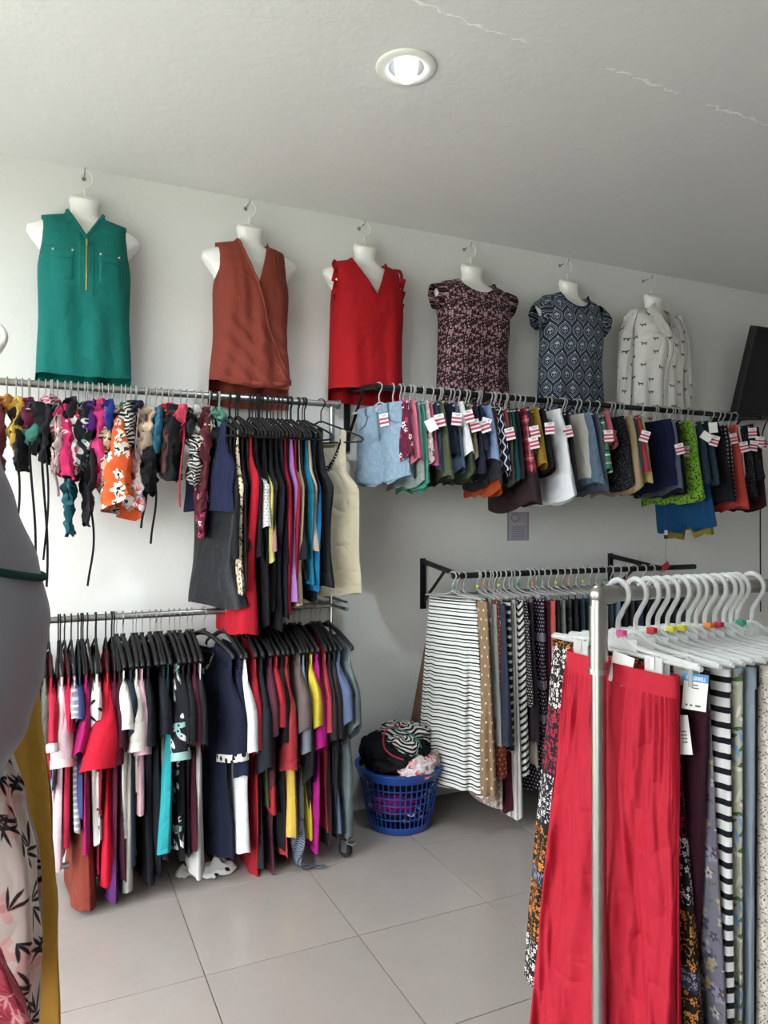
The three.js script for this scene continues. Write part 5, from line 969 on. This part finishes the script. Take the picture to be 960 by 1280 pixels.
// ------------------------------------------------------------------ blue laundry basket with clothes
{
  const c = at(500, 1048, 2.0); // direction only; the basket stands on the floor by the wall
  const s = EYE * FPX / (1040 - HY), X = (499 - CX) / FPX, bu = (cu * X + su) * (s + .1), bv = (cu - su * X) * (s + .1);
  const B = thing('laundry_basket', 'blue plastic lattice laundry basket on the tiles by the wall', 'basket', P(bu, 0, bv));
  const blue = new THREE.MeshPhysicalMaterial({ color: 0x123f8c, roughness: .4, clearcoat: .2 });
  const rB = .135, rT = .188, H = .275, rAt = (y) => lerp(rB, rT, Math.pow(y / H, .85)), sq = 1;
  mesh('rim', new THREE.LatheGeometry([[rT - .006, H - .035], [rT + .002, H - .036], [rT + .008, H - .01], [rT + .016, H], [rT + .016, H + .004], [rT - .002, H + .006], [rT - .006, H]].map(([a, b]) => new THREE.Vector2(a, b)), 64), blue, B);
  mesh('base', new THREE.LatheGeometry([[0, .004], [rB - .004, .004], [rB, 0], [rB + .004, .004], [rAt(.035) + .002, .034], [rAt(.035) - .003, .035], [rB - .006, .01], [0, .009]].map(([a, b]) => new THREE.Vector2(a, b)), 64), blue, B);
  const ribG = pipe([.03, .1, .17, .245].map((y) => V3(rAt(y), y, 0)), .0028, 10, 6);
  for (let k = 0; k < 44; k++) mesh('rib', ribG, blue, B).rotation.y = k / 44 * Math.PI * 2;
  for (const y of [.072, .105, .138, .171, .204]) mesh('ring', new THREE.TorusGeometry(rAt(y), .0028, 6, 72).rotateX(Math.PI / 2).translate(0, y, 0), blue, B);
  const lump = (rx, ry, rz, seed, amp = .35) => {
    const g = new THREE.SphereGeometry(1, 72, 48), p = g.attributes.position, uv = g.attributes.uv;
    for (let i = 0; i < p.count; i++) { const v = V3(p.getX(i), p.getY(i), p.getZ(i)), n = noise(v.x * 2 + seed, v.y * 2, v.z * 2), m2 = 1 - Math.abs(noise(v.x * 3.2 + n, v.y * 3.2 + seed, v.z * 3.2)), k = 1 + amp * (.5 * n + .55 * (m2 - .7)) + .06 * noise(v.x * 9, v.y * 9, v.z * 9 + seed); v.multiplyScalar(k); p.setXYZ(i, v.x * rx, v.y * ry, v.z * rz); uv.setXY(i, uv.getX(i) * rx * 5, uv.getY(i) * ry * 3); }
    g.computeVertexNormals(); return g;
  };
  const L = (name, label, c, rx, ry, rz, du, y, dv, seed, amp) => single(name, lump(rx, ry, rz, seed, amp), cloth(c, .9, .004), label, 'clothing', P(bu + du, y, bv + dv), seed, 'crumpled clothes in the laundry basket');
  L('crumpled_jersey', 'black crumpled top heaped high in the blue basket', 0x101118, .17, .085, .15, 0, .33, .01, 1.2);
  L('crumpled_jersey', 'navy black jersey bulging from the back of the basket', 0x0e1220, .11, .075, .1, -.08, .335, .02, 7.7);
  L('crumpled_scarf', 'zebra print scarf on top of the basket heap', 'zebra', .12, .055, .09, .03, .405, .0, 2.5);
  L('crumpled_scarf', 'second black and white striped wrap curled beside the zebra scarf', 'zebra', .085, .05, .06, -.02, .375, -.085, 5.1);
  L('crumpled_blouse', 'white blouse with red flowers over the basket rim', 'pink_tropic', .095, .055, .06, .02, .295, -.14, 3.3);
  L('crumpled_blouse', 'coral floral piece beside the white flowered blouse', 'pastel_floral', .05, .045, .045, .115, .30, -.095, 4.4);
  L('crumpled_shirt', 'magenta crumpled shirt seen through the basket lattice', 0x8c1670, .11, .06, .09, -.03, .12, -.03, 6.2, .25);
  L('crumpled_shirt', 'patterned grey cloth at the bottom of the basket', 'mono_print', .115, .05, .11, .01, .07, 0, 8.8, .2);
  L('crumpled_shirt', 'dark navy cloth filling the middle of the basket', 0x12131c, .135, .07, .13, .01, .2, .0, 9.4, .15);
  const strap = (label, c, pts) => single('loose_strap', pipe(pts.map(([a, y, b]) => V3(a, y, -b)), .004, 60, 6), cloth(c), label, 'strap', P(bu, 0, bv), 0, 'loose straps on the basket heap');
  strap('coral pink strap looped over the basket heap', 0xd2495c, [[-.0, .455, -.04], [-.09, .45, -.05], [-.125, .40, -.1], [-.11, .37, -.14], [-.06, .345, -.165]]);
  strap('sea green strap lying on the zebra scarf', 0x4b9a84, [[-.06, .455, -.05], [-.02, .445, -.09], [.02, .42, -.13], [.03, .385, -.16]]);
}
// ------------------------------------------------------------------ cloth ends that touch the floor under the chrome rack
{
  const p = at(258, 1090, 1).u;
  const g0 = (px, py) => { const s = EYE * FPX / (py - HY), X = (px - CX) / FPX; return [(cu * X + su) * s, (cu - su * X) * s]; };
  const [a, b] = g0(270, 1090), [c, d] = g0(372, 1086);
  const heap = sheet(50, 36, (s, t) => { const ang = s * Math.PI * 2, r = t; return [Math.cos(ang) * .085 * r, .055 * (1 - r) ** .8 * (1 + .4 * noise(s * 9, t * 5, 2)) + .012 * Math.abs(noise(Math.cos(ang) * 3, Math.sin(ang) * 3 + t * 4, 7)) + .002, Math.sin(ang) * .05 * r]; });
  single('lace_hem', heap, cloth('white_mono'), 'white printed cloth crumpled on the floor under the navy blouse', 'clothing', P(a, 0, b));
  const hp2 = heap.clone();
  single('gauze_hem', hp2, cloth(0xc6c2bd), 'pale gauze cloth trailing on the tiles under the rack', 'clothing', P(...((q) => [q[0], 0, q[1]])(g0(243, 1086))), .6);
  const S = sheet(8, 50, (s, t) => { const y = keys([[0, .2], [.55, .04], [.68, .012], [1, .008]], t), x = keys([[0, 0], [.6, -.005], [.7, .01], [1, .1]], t), z = keys([[0, 0], [.6, .02], [1, .03]], t), w = (s - .5) * .05; return [x + w * (.6 + .4 * Math.sin(t * 7)), y + Math.abs(.006 * Math.sin(s * 9 + t * 25)), z + w * .6 + .006 * Math.sin(s * 8 + t * 20)]; }, [.05, .5]);
  single('striped_scarf', S, cloth('slate_stripe'), 'blue grey striped scarf dangling onto the floor from the rack', 'scarf', P(c, 0, d));
}
// ------------------------------------------------------------------ television, note card
{
  const bl = [3.8, 1.994, 3.14], tilt = Math.atan2(.15, .52), H = .54, W = .95;
  const T = thing('television', 'black flat television tilted down, mounted on the wall', 'television', P(bl[0] + W / 2, bl[1], bl[2]));
  const g = new THREE.Group(); g.name = 'display_panel'; T.add(g); g.rotation.x = tilt;
  mesh('cabinet', rbox(W, H, .05, .006, 0, H / 2, -.025), M.blackPlastic, g);
  mesh('screen', box(W - .024, H - .03, .002, 0, H / 2 + .004, .0012), new THREE.MeshPhysicalMaterial({ color: 0x040406, roughness: .3, specularIntensity: .4 }), g);
  mesh('mount_arm', join([rbox(.3, .3, .02, .003, 0, .27, -.1), rod(V3(0, .27, -.1), V3(0, .27, .1), .02, 12)]), M.blackMetal, T);
  mesh('power_cable', pipe([V3(.0, .1, -.06), V3(-.1, -.02, -.09), V3(-.13, -.2, -.095), V3(-.13, -.6, -.1), V3(-.13, -1.2, -.1)], .004, 50, 8), M.blackPlastic, T);
}
{
  const a = at(634, 676, WALL - .003), b = at(661, 640, WALL - .003), w = b.u - a.u, h = b.y - a.y;
  const t = canvasTexture(256, 1, (x, n) => { fillBg(x, n, '#a9a4ac'); x.fillStyle = '#8f8a96'; x.fillRect(0, 0, n * .08, n); x.fillRect(n * .92, 0, n * .08, n); x.strokeStyle = '#5d5866'; x.lineWidth = n * .025; x.beginPath(); x.ellipse(n * .36, n * .2, n * .17, n * .13, 0, 0, 6.3); x.stroke(); x.fillStyle = '#c9c4ca'; for (const p of [.3, .48, .66]) x.fillRect(n * p, n * .42, n * .12, n * .02); x.fillStyle = '#8d86a0'; for (let k = 0; k < 6; k++) x.fillRect(n * .2, n * (.5 + k * .08), n * .6, n * .045); });
  const tm = new THREE.MeshStandardMaterial({ map: t, roughness: .8 });
  const c = thing('note_card', 'small grey printed card taped to the wall under the shorts', 'sign', P(a.u + w / 2, a.y + h / 2, WALL - .003));
  mesh('paper', new THREE.BoxGeometry(w, h, .001), tm, c);
  const red = thing('red_hang_tag', 'small red tag dangling on a thin cord above the low wall rail', 'tag', P(at(832, 708, 2.86).u, 0, 2.86));
  const y0 = at(832, 664, 2.86).y, y1 = at(832, 708, 2.86).y;
  mesh('cord', rod(V3(0, y1 + .02, 0), V3(0, y0 + .12, 0), .0012, 6), M.blackPlastic, red);
  mesh('label_strip', box(.022, .06, .002, 0, y0 - .025, .002), tagPlain, red); mesh('dark_patch', box(.024, .02, .003, 0, y0 - .03, .002), M.blackPlastic, red);
  mesh('red_card', rbox(.05, .035, .003, .001).rotateZ(.5).translate(-.0, y1, 0), std(0x9c2330, .7), red);
}

{ // labels that more than one thing shares must belong to one group
  const seen = {};
  for (const o of scene.children) if (o.userData.label) { const l = o.userData.label, n = l.split(' ').length; if (n < 4 || n > 16) console.log('label length', n, l); if (seen[l] && !l.includes('squeezed')) console.log('label shared', l); seen[l] = 1; }
}

renderer.render(scene, camera);
